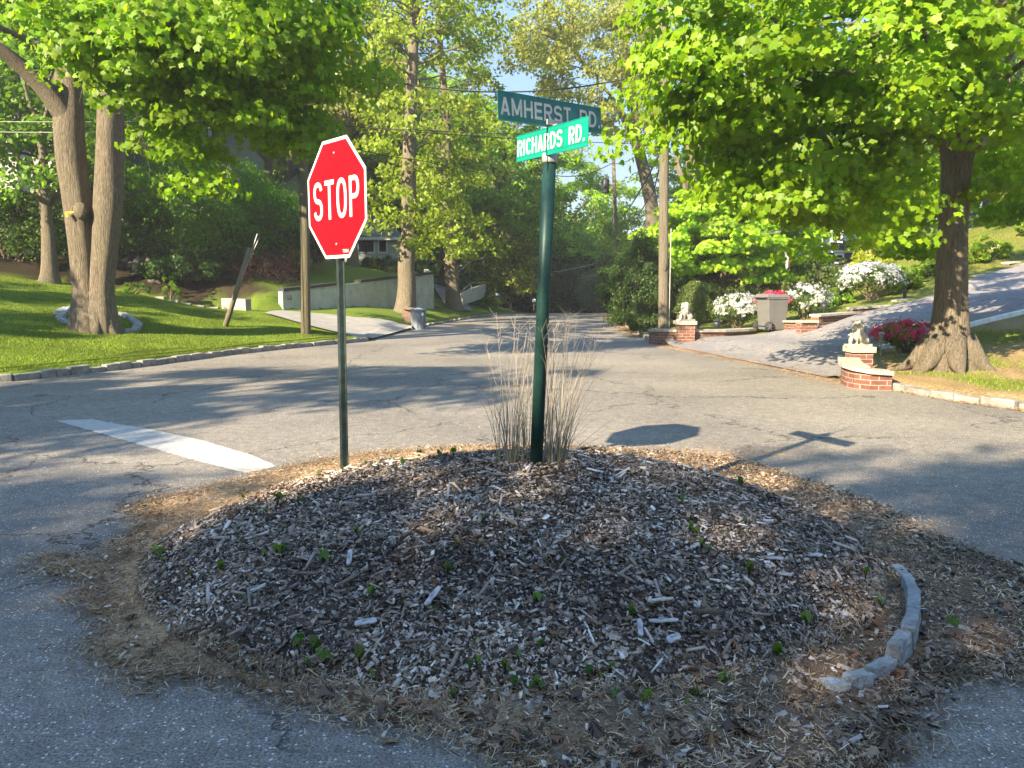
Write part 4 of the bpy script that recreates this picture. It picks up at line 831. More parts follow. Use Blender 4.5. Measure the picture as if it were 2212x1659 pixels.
# stone ring round the twin-trunk maple
rr = np.random.default_rng(21)
ring = [(122, 680), (146, 668), (128, 692), (165, 703), (205, 710), (232, 716), (262, 718), (292, 716), (300, 702), (282, 690), (262, 680)]
RP = []
for px, py in ring:
    # find ground depth on the lawn along this ray
    Yv = np.linspace(14, 22, 160); dx, dy, dz = ray(px, py); xs_ = dx / dy * Yv; zs_ = H + dz / dy * Yv; hh = hL(xs_, Yv); k = int(np.argmin(np.abs(zs_ - hh))); RP.append((xs_[k], Yv[k], hh[k]))
for i_ in range(len(RP)):
    p, q = RP[i_], RP[(i_ + 1) % len(RP)]; L = math.hypot(q[0] - p[0], q[1] - p[1]); x, y = (p[0] + q[0]) / 2, (p[1] + q[1]) / 2
    b = MB(); b.obox((0, 0, 0.0), (L * .46, 0, 0), (0, rr.uniform(.07, .10), 0), (0, 0, .06)); o = b.build('ring_stone', M['whitestone'], None, False, .02, (x, y, float(hL(x, y)) + .02))
    o.rotation_euler = (rr.normal(0, .06), math.atan2(p[2] - q[2], L), math.atan2(q[1] - p[1], q[0] - p[0])); tag(o, 'flat grey stone in the ring round the twin-trunk maple, %s counting from the left' % NTH[i_], 'stone', 'stones ringing the left maple')

# ------------------------------------------------------------------ masonry on the right
def at_pts(L_): return [at(*p) for p in L_]
lw = empty('brick_wall', (0, 0, 0), (0, 0, 0), 'low brick garden wall with stone coping left of the grey wheeled cart', 'wall')
wl = [(3.95, 21.6), (4.1, 21.25), (4.5, 21.0), (5.1, 21.0), (5.8, 21.35), (6.6, 21.95), (7.25, 22.6)]
def along(pts, px0, z0, px1, z1): return [float(np.interp(i, [0, len(pts) - 1], [z0, z1])) for i in range(len(pts))]
top = [at(1411, 716, 21.6).z, at(1418, 716, 21.25).z, at(1450, 717, 21).z, at(1500, 717, 21).z, at(1550, 717, 21.35).z, at(1600, 715, 21.95).z, at(1643, 713, 22.6).z]
blockwall('brickwork', wl, [-.05] * 7, top, .24, M['brick'], lw); blockwall('coping', wl, [t + .002 for t in top], [t + .07 for t in top], .34, M['capstone'], lw)
def pier(name, label, px, py_base, py_top, Y, wpx, z0, group=None):
    x = xa(px, Y); w_ = wpx / F * Y / 2; zt_ = at(px, py_top, Y).z; root = empty(name, (x, Y, z0), (0, 0, 0), label, 'pier', group)
    pts = [(-w_, 0), (w_, 0)]; o = blockwall('brickwork', pts, [0, 0], [zt_ - z0 - .1] * 2, 2 * w_, M['brick'], root)
    b = MB(); c = w_ * 1.22; b.box(-c, c, -c, c, zt_ - z0 - .098, zt_ - z0 - .0); b.build('cap', M['capstone'], root, False, .008)
    return root, zt_, w_
pr1, zl1, _ = pier('brick_pier', 'brick pier carrying the darker lion statue beside the near utility pole', 1479, 745, 693, 20.86, 35, -.05)
pr2, zl2, _ = pier('brick_pier', 'brick pier carrying the pale lion statue at the driveway mouth', 1858, 800, 748, 13.05, 42, -.02)
p_ = [(1833, 780, 12.75), (1835, 787, 12.4), (1843, 794, 12.1), (1859, 800, 11.88), (1881, 806, 11.74), (1921, 809, 11.72)]
cw = [(at(a, b_, c).x, c) for a, b_, c in p_]; cz = [at(a, b_, c).z for a, b_, c in p_]
cr = empty('brick_wall', (0, 0, 0), (0, 0, 0), 'curved low brick wall with pale coping at the foot of the pale lion statue', 'wall')
blockwall('brickwork', cw, [-.08] * 6, cz, .22, M['brick'], cr); blockwall('coping', cw, [z + .002 for z in cz], [z + .065 for z in cz], .34, M['capstone'], cr)
GT = 'brick terrace walls climbing beside the driveway'
def terrace(label, x0, x1, ytop0, ytop1, Y0, Y1, drop=.5, cap=True, n=4):
    pts = [tuple(np.array([xa(x0, Y0), Y0]) * (1 - t) + np.array([xa(x1, Y1), Y1]) * t) for t in np.linspace(0, 1, n)]
    z0, z1 = at(x0, ytop0, Y0).z, at(x1, ytop1, Y1).z; zt_ = [z0 * (1 - t) + z1 * t for t in np.linspace(0, 1, n)]
    root = empty('terrace_wall', (0, 0, 0), (0, 0, 0), label, 'wall', GT)
    blockwall('brickwork', pts, [float(hR(p[0], p[1])) - .3 for p in pts], [z - .06 for z in zt_], .22, M['brick'], root)
    if cap: blockwall('coping', pts, [z - .058 for z in zt_], zt_, .34, M['capstone'], root)
terrace('low brick wall in shade just right of the grey wheeled cart', 1684, 1726, 692, 692, 22.3, 21.2)
terrace('squat brick planter pier standing forward of the terrace', 1724, 1760, 692, 692, 20.4, 20.5)
terrace('sunlit brick terrace section behind the planter pier', 1758, 1845, 679, 673, 20.9, 22.1)
terrace('brick terrace wall under the largest white azalea', 1832, 1932, 664, 657, 22.4, 22.6)
terrace('brick terrace step right of the largest white azalea', 1930, 2020, 648, 636, 22.8, 23.4)
terrace('capped brick terrace block right of the right maple trunk', 2097, 2166, 594, 588, 23.8, 24.2)
terrace('brick terrace wall at the right edge of the view', 2160, 2260, 566, 556, 24.6, 25.2)
b = MB()
for i in range(46):
    px = rr.uniform(2100, 2225); py = np.interp(px, [2100, 2150, 2225], [548, 536, 538]) + rr.uniform(-5, 12); p = at(px, py, 27.2 - (py - 540) * .02); b.obox(p, (rr.uniform(.15, .4), 0, rr.normal(0, .01)), (0, .2, 0), (0, 0, .05))
tag(b.build('stone_ledge', M['capstone'], None, False, .015), 'ledge of stacked thin pale stones above the driveway', 'wall')
# white edging strip beside the driveway
we = [(7.95, 16.55), (9.2, 16.8), (10.3, 17.1), (11.9, 17.6), (16, 18.9), (20, 20.1)]
eo = blockwall('driveway_edging', we, [float(hR(*p)) - .1 for p in we], [float(hR(*p)) + .09 for p in we], .14, M['plastic']); tag(eo, 'long white edging strip along the near side of the rising driveway', 'edging')

# ------------------------------------------------------------------ lion statues
def lion(name, label, loc, s, rz, m):
    root = empty(name, loc, (0, 0, rz), label, 'statue'); b = MB(); R = lambda a, ax='Y': Matrix.Rotation(math.radians(a), 3, ax)
    E = b.ellipsoid; n = (14, 10)
    # faces -X; seated on the haunches, chest raised, one forepaw on a shield
    E((.05, 0, .17), (.17, .095, .105), *n, R(42)); E((.13, 0, .085), (.10, .105, .085), *n); E((-.03, 0, .22), (.085, .085, .13), *n, R(6))
    for sy in (-1, 1):
        E((.10, sy * .075, .085), (.085, .045, .085), *n, R(-25)); E((.02, sy * .10, .022), (.075, .028, .024), *n)
    b.tube([(-.06, -.05, .22), (-.085, -.055, .12), (-.085, -.055, .02)], [.036, .028, .026], 10); E((-.105, -.055, .016), (.042, .03, .018), *n)
    b.tube([(-.06, .05, .24), (-.11, .055, .22), (-.15, .05, .205)], [.036, .028, .026], 10); E((-.165, .045, .20), (.035, .03, .022), *n)
    E((-.155, .03, .095), (.022, .06, .10), *n, R(10))
    E((-.005, 0, .35), (.085, .118, .135), *n, R(12)); E((-.01, 0, .26), (.075, .095, .10), *n)
    for k in range(30):                                                      # mane locks hanging round the face and chest
        a = 2.4 * k; q = Vector((-.035 + .05 * math.sin(a) * .6, .112 * math.cos(a), .20 + .24 * (k / 30))); E(q, (.026, .020, .045), 8, 6, R(20 * math.sin(a), 'X'))
    E((-.085, 0, .375), (.058, .055, .062), *n); E((-.138, 0, .350), (.036, .036, .028), *n); E((-.145, 0, .325), (.022, .026, .012), *n); E((-.168, 0, .360), (.012, .016, .010), *n)
    for sy in (-1, 1): E((-.118, sy * .028, .392), (.014, .014, .010), *n); E((-.065, sy * .062, .425), (.014, .012, .014), *n); E((-.112, sy * .028, .408), (.022, .018, .009), *n)
    b.tube([(.2, 0, .04), (.2, .08, .03), (.12, .13, .025)], [.018, .015, .018], 8)
    b.v = [(x * s, y * s, z * s) for x, y, z in b.v]
    o = b.build('lion_figure', M[m], root, True); md = o.modifiers.new('remesh', 'REMESH'); md.mode = 'VOXEL'; md.voxel_size = .0058 * s; md.use_smooth_shade = True
    bb = MB(); bb.box(-.22 * s, .22 * s, -.14 * s, .14 * s, -.025, .012 * s + .01); bb.build('plinth', M[m], root, False, .006); return root
lion('lion_statue', 'pale sunlit seated lion statue on the pier at the driveway mouth', (xa(1855, 13.05), 13.05, zl2 + .02), .86, math.radians(15), 'statue')
lion('lion_statue', 'darker weathered seated lion statue beside the near utility pole', (xa(1480, 20.86), 20.86, zl1 + .02), 1.0, math.radians(28), 'statue_grey')

# ------------------------------------------------------------------ bins, box, lights, mailbox
def round_bin(label, x, y, z, s, lid):
    root = empty('garbage_can', (x, y, z), (0, 0, 0), label, 'garbage can'); b = MB()
    b.lathe([(.20, 0), (.205, .02), (.255, .62), (.27, .63), (.275, .66), (.262, .68), (.245, .68), (.24, .60), (.19, .05)], 28, cap=False)
    for k in range(8):
        a = k * math.pi / 4; b.tube([(.212 * math.cos(a), .212 * math.sin(a), .03), (.252 * math.cos(a), .252 * math.sin(a), .56)], .012, 5)
    b.v = [(v[0] * s, v[1] * s, v[2] * s) for v in b.v]; b.build('body', M['binblue'], root, True)
    for a in (0, math.pi):
        h_ = MB(); c, s_ = math.cos(a), math.sin(a); h_.tube([(c * .27 * s, -.07, .6 * s), (c * .31 * s, -.05, .57 * s), (c * .31 * s, .05, .57 * s), (c * .27 * s, .07, .6 * s)], .014, 6); h_.build('handle', M['binblue'], root, True)
    if lid:
        l = MB(); l.lathe([(.275 * s, .66 * s), (.28 * s, .70 * s), (.22 * s, .78 * s), (.12 * s, .84 * s), (.0, .86 * s)], 24); l.build('lid', M['plastic'], root, True)
    else:
        bg_ = MB(); bg_.ellipsoid((0, 0, .63 * s), (.2 * s, .19 * s, .10 * s), 14, 8); bg_.build('bag', M['plastic'], root, True)
        lb = MB(); lb.obox((.17 * s, -.222 * s, .52 * s), (.035, .02, 0), (0, .002, 0), (0, 0, .05)); lb.build('sticker', M['plastic'], root)
    return root
round_bin('open grey-blue round garbage can with a white bag at the concrete driveway', xa(904, 29.1), 29.1, 0.0, 1.12, False)
round_bin('grey garbage can with a domed white lid far along the left kerb', xa(1071, 48), 47.9, hZ(xa(1071, 48), 47.9), 1.05, True)
cb = empty('cardboard_box', (xa(888, 29.75), 29.75, 0.05), (0, 0, math.radians(-12)), 'tall open brown cardboard box behind the round garbage can', 'box')
b = MB(); b.box(-.30, .30, -.14, -.132, 0, .66); b.box(-.30, .30, .132, .14, 0, .66); b.box(-.30, -.292, -.132, .132, 0, .66); b.box(.292, .30, -.132, .132, 0, .66); b.build('box_body', M['card'], cb, False, .003)
b = MB(); b.obox((-.05, .2, .70), (.3, 0, -.03), (0, .07, .04), (0, -.003, .003)); b.obox((.1, -.2, .64), (.3, 0, -.04), (0, .07, -.02), (0, .003, .003)); b.build('flap', M['card'], cb)
def cart(x, y, z, rz):
    root = empty('wheeled_cart', (x, y, z), (0, 0, rz), 'grey two-wheeled garbage cart with closed lid at the edge of the driveway', 'garbage cart')
    b = MB(); b.quadbox([(-.25, -.29, .04), (.25, -.29, .04), (.25, .25, .04), (-.25, .25, .04), (-.29, -.34, .93), (.29, -.34, .93), (.29, .33, .93), (-.29, .33, .93)])
    b.box(-.31, .31, -.36, .35, .90, .95); b.box(-.12, .12, -.345, -.30, .35, .62, .01); b.box(.225, .28, -.2, .2, .3, .7, .01); b.build('body', M['bingrey'], root, False, .02)
    l = MB(); l.quadbox([(-.32, -.38, .953), (.32, -.38, .953), (.32, .40, .953), (-.32, .40, .953), (-.27, -.32, 1.03), (.27, -.32, 1.03), (.27, .34, 1.05), (-.27, .34, 1.05)]); l.tube([(-.26, .42, .96), (.26, .42, .96)], .018, 8); l.build('lid', M['bingrey'], root, False, .015)
    for sx in (-1, 1):
        q = MB(); q.tube([(sx * .25, .27, .14), (sx * .31, .27, .14)], .135, 20); wh = q.build('wheel', M['rubber'], root, True); q = MB(); q.tube([(sx * .305, .27, .14), (sx * .318, .27, .14)], .06, 14); q.build('hub', M['bingrey'], wh)
        for k in range(6):
            a_ = k * math.pi / 3; q = MB(); q.tube([(sx * .322, .27, .14), (sx * .322, .27 + .11 * math.cos(a_), .14 + .11 * math.sin(a_))], .009, 5); q.build('spoke', M['bingrey'], wh)
    a = MB(); a.tube([(-.3, .27, .14), (.3, .27, .14)], .014, 8); a.build('axle', M['darkmetal'], root)
cart(xa(1665, 22.0), 22.0, hZ(xa(1665, 22.0), 22.0) + .02, math.radians(108))
def path_light(px, py, Y, label, m='darkmetal'):
    p = at(px, py, Y); z0 = hZ(p.x, Y); root = empty('path_light', (p.x, Y, z0), (0, 0, 0), label, 'garden light'); h_ = p.z - z0
    b = MB(); b.tube([(0, 0, -.05), (0, 0, h_)], .014, 8); b.build('post', M['galv'], root)
    for k in range(4):
        l = MB(); l.lathe([(.075 - .006 * k, h_ - .01 + k * .045), (.02, h_ + .035 + k * .045)], 18); l.build('louvre', M[m], root, True)
    t = MB(); t.lathe([(.07, h_ + .17), (.05, h_ + .21), (.0, h_ + .23)], 18); t.build('cap', M[m], root, True)
path_light(1903, 741, 15.2, 'tiered green-grey path light between the pale lion and the crimson azalea', 'galv')
b_ = at(1954, 642, 23.1); q = MB(); q.lathe([(.05, -.2), (.05, .2), (.04, .22), (0, .225)], 12); o = q.build('bollard_light', M['darkmetal'], None, True, 0, b_); tag(o, 'small black bollard light on the upper terrace', 'garden light')
def lantern(px, py, Y, label, s=1.0):
    p = at(px, py, Y); root = empty('garden_lantern', p, (0, 0, 0), label, 'garden light'); b = MB(); b.lathe([(.02 * s, -.3), (.02 * s, 0), (.07 * s, .06 * s), (.09 * s, .16 * s), (.06 * s, .2 * s)], 8); b.build('body', M['darkmetal'], root, True); c = MB(); c.lathe([(.10 * s, .205 * s), (.03 * s, .26 * s), (0, .28 * s)], 8); c.build('roof', M['darkmetal'], root)
lantern(1780, 672, 22.6, 'dark wine-glass shaped lantern on the terrace between two white azaleas', 1.1)
lantern(1548, 712, 22.0, 'dark lantern in the planting behind the low brick wall', 1.2)
mb = empty('mailbox', (xa(1153, 50), 50, hZ(xa(1153, 50), 50) - .05), (0, 0, 0), 'tiny mailbox on a post at the far left kerb', 'mailbox'); b = MB(); b.box(-.05, .05, -.05, .05, 0, .75); b.build('post', M['timber'], mb); b = MB(); b.box(-.1, .1, -.25, .2, .753, .98); b.build('box', M['plastic'], mb, False, .04)
# handrails and side wall on the far left verge
def rail(label, pts, legs):
    root = empty('handrail', pts[0], (0, 0, 0), label, 'railing'); o0 = Vector(pts[0]); b = MB(); b.tube([Vector(p) - o0 for p in pts], .025, 6); b.build('top_rail', M['galv'], root)
    for p, l in legs: q = MB(); v = Vector(p) - o0; q.tube([v, v - Vector((0, 0, l))], .018, 5); q.build('rail_post', M['galv'], root)
A = [at(990, 588, 44), at(1015, 565, 45), at(1045, 557, 46)]; rail('pale pipe handrail climbing behind the second tall trunk', A, [(A[0], .9), (A[1], 1), (A[2], 1)])
A = [at(1000, 626, 42), at(1018, 611, 43), at(1046, 611, 45)]; rail('lower pipe handrail above the small sloping side wall', A, [(A[0], .6), (A[1], .7), (A[2], .8)])
tag(blockwall('side_wall', [(at(996, 635, 42.5).x, 42.5), (at(1020, 628, 44).x, 44), (at(1046, 625, 46).x, 46)], [.6, .8, 1.0], [at(996, 634, 42.5).z, at(1020, 622, 44).z, at(1046, 614, 46).z], .2, M['stucco']), 'small sloping side wall beyond the second tall trunk', 'wall')
# ------------------------------------------------------------------ utility poles and wires
def upole(name, label, base, top, r0, r1, m, group=None, **kw):
    b0 = Vector(base); root = empty(name, b0, (0, 0, 0), label, 'utility pole', group); t = Vector(top) - b0; b = MB()
    b.tube([Vector((0, 0, -.3))] + [t * k for k in (0, .25, .5, .75, 1)], [r0, r0, r0 * .93, (r0 + r1) / 2, r1 * 1.03, r1], 16); b.build('pole', M[m], root, True); return root, t
def insulator(root, c, s=1.0):
    b = MB(); b.lathe([(.03, 0), (.10, .03), (.05, .07), (.10, .10), (.05, .14), (.08, .17), (.03, .22), (0, .24)], 12); b.v = [(v[0] * s, v[1] * s, v[2] * s) for v in b.v]; b.build('insulator', M['galv'], root, True, 0, c)
pb = at(1433, 712, 22.4); pt_ = at(1433, 60, 22.4)
up1, t = upole('utility_pole', 'near grey timber utility pole beside the brick wall, with a conduit up its side', (pb.x, 22.4, hZ(pb.x, 22.4) - .1), (pt_.x + .02, 22.4, 9.5), .150, .125, 'poletimber', 'utility poles')
b = MB(); b.tube([(.155, -.03, 0), (.146, -.03, 3.2)], .018, 8); b.build('conduit', M['galv'], up1); insulator(up1, t + Vector((0, 0, 0)), 1.6)
b = MB(); b.ellipsoid((-.03, -.145, 2.1), (.05, .02, .12)); b.build('knot', M['barkdark'], up1, True); b = MB(); b.obox((-.06, -.151, 1.12), (.035, 0, 0), (0, .003, 0), (0, 0, .1)); b.build('orange_mark', M['card'], up1)
pb = at(1337, 657, 52); pt_ = at(1325, 343, 52)
up2, t = upole('utility_pole', 'distant utility pole with a transformer can, above the yellow sign', (pb.x, 52, hZ(pb.x, 52) - .3), pt_, .16, .12, 'poletimber', 'utility poles'); insulator(up2, t, 1.3)
b = MB(); b.lathe([(.0, -.02), (.24, -.02), (.25, .0), (.25, .85), (.2, .93), (0, .95)], 18); tr_ = b.build('transformer', M['darkmetal'], up2, True, 0, t + Vector((-.5, -.05, -2.2))); b = MB(); b.lathe([(.03, 0), (.06, .05), (.03, .1), (.06, .15), (.02, .3)], 8); b.build('bushing', M['galv'], tr_, True, 0, (.1, 0, .93))
b = MB(); b.obox(t + Vector((-.2, 0, -1.7)), (.2, 0, 0), (0, .04, 0), (0, 0, .06)); b.build('bracket', M['galv'], up2)
pb = at(661, 733, 21.4); pt_ = at(655, 120, 21.4)
up3, t = upole('utility_pole', 'slim mossy brown utility pole on the left lawn edge behind the stop sign', (pb.x, 21.4, hZ(pb.x, 21.4) - .1), (pt_.x, 21.4, 8.1), .137, .115, 'polemoss', 'utility poles')
b = MB(); b.tube([(-.01, -.145, 0), (-.015, -.14, 7)], .008, 5); b.build('ground_wire', M['wire'], up3)
# leaning guy stub on the lawn
g0 = at(484, 704, 21.2); g1 = at(540, 536, 21.0); gp = empty('guy_post', (g0.x, g0.y, hZ(g0.x, g0.y) - .1), (0, 0, 0), 'leaning timber guy post in a sunlit tone on the left lawn', 'post'); d_ = g1 - Vector(gp.location)
b = MB(); b.tube([(0, 0, 0), d_ * .5, d_], [.075, .07, .065], 12); b.build('timber', M['sunlitpole'], gp, True)
g2 = at(556, 505, 21.0) - Vector(gp.location); b = MB(); b.tube([d_ + Vector((0, 0, -.2)), g2], .012, 5); b.tube([d_ * .62 + Vector((.03, -.05, 0)), g2 + Vector((.05, 0, -.1))], .01, 5); b.build('guy_rod', M['galv'], gp)
GW = 'overhead wires'
def wire(label, pts, sag=0.3, r=.012, m='wire'):
    P = [at(*p) for p in pts]; b = MB(); out = []
    for i in range(len(P) - 1):
        for t in np.linspace(0, 1, 14)[(1 if i else 0):]:
            q = P[i] * (1 - t) + P[i + 1] * t; q.z -= sag * 4 * t * (1 - t); out.append(q)
    o0 = out[0].copy(); b.tube([q - o0 for q in out], r, 5); o = b.build('overhead_wire', M[m], None, True, 0, o0); tag(o, label, 'wire', GW)
wire('thick cable sagging across the sky behind the top street-name blade', [(655, 128, 21.4), (1433, 150, 22.4)], .72, .022)
wire('wire crossing level with the upper edge of the lower street-name blade', [(655, 265, 21.4), (1433, 290, 22.4)], .12, .010)
wire('thin wire just below the level of the lower street-name blade', [(655, 262, 21.4), (1433, 312, 22.4)], .1, .010)
wire('wire climbing from the distant transformer pole to the near utility pole', [(1323, 352, 52), (1433, 290, 22.4)], .3, .016)
wire('wire running left from the distant transformer pole over the trees', [(1323, 352, 52), (1180, 374, 58), (980, 372, 60)], .5, .03)
wire('heavy cable bundle drooping from the near pole down to the distant pole', [(1426, 330, 22.4), (1337, 475, 52)], .25, .03)
wire('lower looped cable hanging from the near pole toward the distant pole', [(1426, 350, 22.4), (1400, 430, 30), (1345, 492, 52)], .3, .022)
wire('wire from the stop-sign side pole rising over the lower street-name blade', [(655, 290, 21.4), (900, 345, 30), (1180, 395, 50)], .1, .014)
wire('upper pale wire coloured as if sunlit across the left maple trunks', [(-60, 167, 20), (655, 140, 21.4)], .05, .012, 'wirelit')
wire('middle pale wire behind the left maple trunks', [(-60, 262, 22), (655, 255, 21.4)], .05, .009, 'wirelit')
wire('lowest pale wire behind the left maple trunks', [(-60, 284, 22), (655, 262, 21.4)], .12, .010, 'wirelit')
wire('distant pale wire low behind the street-name post', [(1085, 592, 50), (1290, 568, 50)], .25, .02, 'wirelit')

# yellow warning sign on the distant pole
ys = empty('warning_sign', at(1340, 613, 51.5), (0, 0, math.radians(8)), 'tilted yellow warning sign half hidden by leaves on the distant pole', 'sign'); b = MB(); b.prism([(0, -.4), (.42, .02), (0, .44), (-.42, .02)], 0, .02, lambda x, y, d: (x, d, y)); b.build('plate', M['yellow'], ys)
b = MB(); b.prism([(-.12, .0), (-.02, .0), (-.02, -.2), (.04, -.2), (.04, .0), (.14, .0), (.01, .2)], -.006, -.002, lambda x, y, d: (x, d, y)); b.build('arrow', M['black'], ys)

# ------------------------------------------------------------------ houses
def house(name, label, x, y, z, w_, dpt, hgt, rz, wall, roofm, roofh, wins, over=.4, group=None, axis='x'):
    root = empty(name, (x, y, z), (0, 0, rz), label, 'house', group); b = MB(); b.box(-w_ / 2, w_ / 2, 0, dpt, -3, hgt)
    if axis == 'y':   # gable faces the viewer
        b.v += []; k = len(b.v); b.v += [(-w_ / 2, 0.003, hgt), (w_ / 2, 0.003, hgt), (0, 0.003, hgt + roofh), (-w_ / 2, dpt, hgt), (w_ / 2, dpt, hgt), (0, dpt, hgt + roofh)]; b.f += [[k, k + 1, k + 2], [k + 3, k + 5, k + 4]]
    b.build('wall', M[wall], root)
    r = MB(); th = .12
    if axis == 'x':
        r.obox((0, dpt * .25 - over / 2, hgt + roofh / 2), (w_ / 2 + over, 0, 0), (0, dpt * .25 + over / 2, roofh / 2), (0, -th * .3, th)); r.obox((0, dpt * .75 + over / 2, hgt + roofh / 2), (w_ / 2 + over, 0, 0), (0, dpt * .25 + over / 2, -roofh / 2), (0, th * .3, th * .98))
    else:
        for sx in (-1, 1): r.obox((sx * (w_ / 4 + over / 2), dpt / 2, hgt + roofh / 2 - over * roofh / w_ + .1), (sx * (w_ / 4 + over / 2), 0, -roofh / 2 - over * roofh / w_), (0, dpt / 2 + over, 0), (0, 0, th * (1 if sx > 0 else .97)))
    r.build('roof', M[roofm], root)
    for (wx, wz, ww, wh) in wins:
        f = MB(); t = .09
        f.box(wx - ww / 2 - t, wx + ww / 2 + t, -.06, -.003, wz - wh / 2 - t, wz - wh / 2); f.box(wx - ww / 2 - t, wx + ww / 2 + t, -.06, -.003, wz + wh / 2, wz + wh / 2 + t)
        f.box(wx - ww / 2 - t, wx - ww / 2, -.06, -.003, wz - wh / 2, wz + wh / 2); f.box(wx + ww / 2, wx + ww / 2 + t, -.06, -.003, wz - wh / 2, wz + wh / 2); f.box(wx - ww / 2, wx + ww / 2, -.05, -.006, wz - .025, wz + .025); fo = f.build('window', M['trim'], root)
        g = MB(); g.box(wx - ww / 2, wx + ww / 2, -.028, -.010, wz - wh / 2, wz + wh / 2); g.build('pane', M['glass'], fo)
    return root
# half-timbered house
Y = 42; x0, x1 = xa(340, Y), xa(483, Y); zb = at(480, 410, Y).z; zt = at(480, 250, Y).z; tw = x1 - x0
th = house('half_timbered_house', 'white half-timbered house with dark beams glimpsed left of the bare shrub', (x0 + x1) / 2, Y, zb, tw, 8, zt - zb, 0, 'plaster', 'slate', 3.2, [(tw / 2 - 1.3, at(432, 296, Y).z - zb, .62, .6)])
for px in (431, 443, 455, 468, 481):
    b = MB(); xx = xa(px, Y) - (x0 + x1) / 2; b.box(xx - .06, xx + .06, -.04, -.008, -1, zt - zb); b.build('beam', M['timber'], th)
b = MB(); b.obox((xa(445, Y) - (x0 + x1) / 2, -.05, at(445, 268, Y).z - zb), (.75, 0, .42), (0, .02, 0), (-.03, 0, .06)); b.build('beam', M['timber'], th)
b = MB(); b.quadbox([(tw / 2 + .005, .1, -2), (tw / 2 + 1.6, .1, -2), (tw / 2 + 1.6, 6, -2), (tw / 2 + .005, 6, -2), (tw / 2 + .005, .1, at(484, 320, Y).z - zb), (tw / 2 + 1.4, .1, at(530, 388, Y).z - zb), (tw / 2 + 1.4, 6, at(530, 388, Y).z - zb), (tw / 2 + .005, 6, at(484, 320, Y).z - zb)]); b.build('lean_to_roof', M['slate'], th)
# grey house
Y = 47; xL, xR = xa(618, Y), xa(692, Y); zb = at(650, 560, Y).z; ze = at(650, 405, Y).z
gh = house('grey_house', 'pale grey sided house with a gable and a porch wing behind the stop sign', (xL + xR) / 2, Y, zb, xR - xL, 7, ze - zb, 0, 'siding', 'slate', at(655, 372, Y).z - ze, [(0.1, at(650, 440, Y).z - zb, .5, .7)], .35, None, 'y')
w0, w1 = xa(700, Y), xa(872, Y); cx = (xL + xR) / 2; zs = at(800, 518, Y).z - zb
b = MB(); b.box(w0 - cx, w1 - cx, -1.2, 5, -3, zs); b.build('porch_wing', M['siding'], gh)
b = MB(); ov = .35; zp = at(800, 462, Y).z - zb; b.quadbox([(w0 - cx - ov, -1.2 - ov, zs + .003), (w1 - cx + ov, -1.2 - ov, zs + .003), (w1 - cx + ov, 5 + ov, zs + .003), (w0 - cx - ov, 5 + ov, zs + .003), (w0 - cx + 1.4, 1.4, zp), (w1 - cx - 1.8, 1.4, zp), (w1 - cx - 1.8, 2.4, zp), (w0 - cx + 1.4, 2.4, zp)]); b.build('roof', M['slate'], gh)
b = MB(); b.box(w0 - cx - ov, w1 - cx + ov, -1.2 - ov - .03, -1.2 - ov - .004, zs - .1, zs + .06); b.build('fascia', M['trim'], gh)
for px in (770, 795, 812, 838):
    f = MB(); xx = xa(px, Y) - cx; zc = at(px, 535, Y).z - zb; f.box(xx - .28, xx + .28, -1.26, -1.203, zc - .38, zc + .42); fo = f.build('window', M['trim'], gh); g = MB(); g.box(xx - .2, xx + .2, -1.275, -1.263, zc - .3, zc + .34); g.build('pane', M['glass'], fo)
# white and brick house at the far left
Y = 38; zb = at(40, 400, Y).z
house('white_house', 'large white house with a brick foot showing through the trees at the left edge', xa(30, Y), Y, at(40, 345, Y).z, 6.4, 8, at(40, 130, Y).z - at(40, 345, Y).z, 0, 'plaster', 'slate', 2.5, [(-.8, 1.2, .9, 1.2), (.9, 1.2, .9, 1.2), (-.8, 3.4, .9, 1.2), (.9, 3.4, .9, 1.2)])
# blue house on the right
Y = 38; zb = at(1800, 543, Y).z; zt = at(1800, 430, Y).z; x0, x1 = xa(1768, Y), xa(1905, Y)
bh = house('blue_house', 'dark blue sided house with white trim seen under the right maple', (x0 + x1) / 2, Y, zb, x1 - x0, 7, zt - zb + .8, 0, 'bluesiding', 'slate', 2.2, [(xa(1795.5, Y) - (x0 + x1) / 2, at(1795, 503, Y).z - zb, .42, .78), (xa(1803, Y) - (x0 + x1) / 2, at(1803, 558, Y).z - zb, .3, .3)], .3)
b = MB(); hw = (x1 - x0) / 2; b.box(-hw - .08, hw + .05, -.07, -.012, -.06, .05); b.box(-hw - .08, -hw + .0, -.07, -.012, .05, 1.2); b.build('trim_board', M['trim'], bh)
# brick house on the right
Y = 42; x0, x1 = xa(1628, Y), xa(1735, Y)
rh = house('brick_house', 'small brick house with white porch posts hidden behind the lime-green maple', (x0 + x1) / 2, Y, at(1680, 600, Y).z, x1 - x0, 6, at(1680, 535, Y).z - at(1680, 600, Y).z, 0, 'oldbrick', 'slate', 1.6, [(-.6, 1.1, .6, .7)])
for px in (1680, 1700, 1722):
    b = MB(); xx = xa(px, Y) - (x0 + x1) / 2; b.box(xx - .07, xx + .07, -.9, -.75, -.4, 1.7); b.build('porch_post', M['trim'], rh)

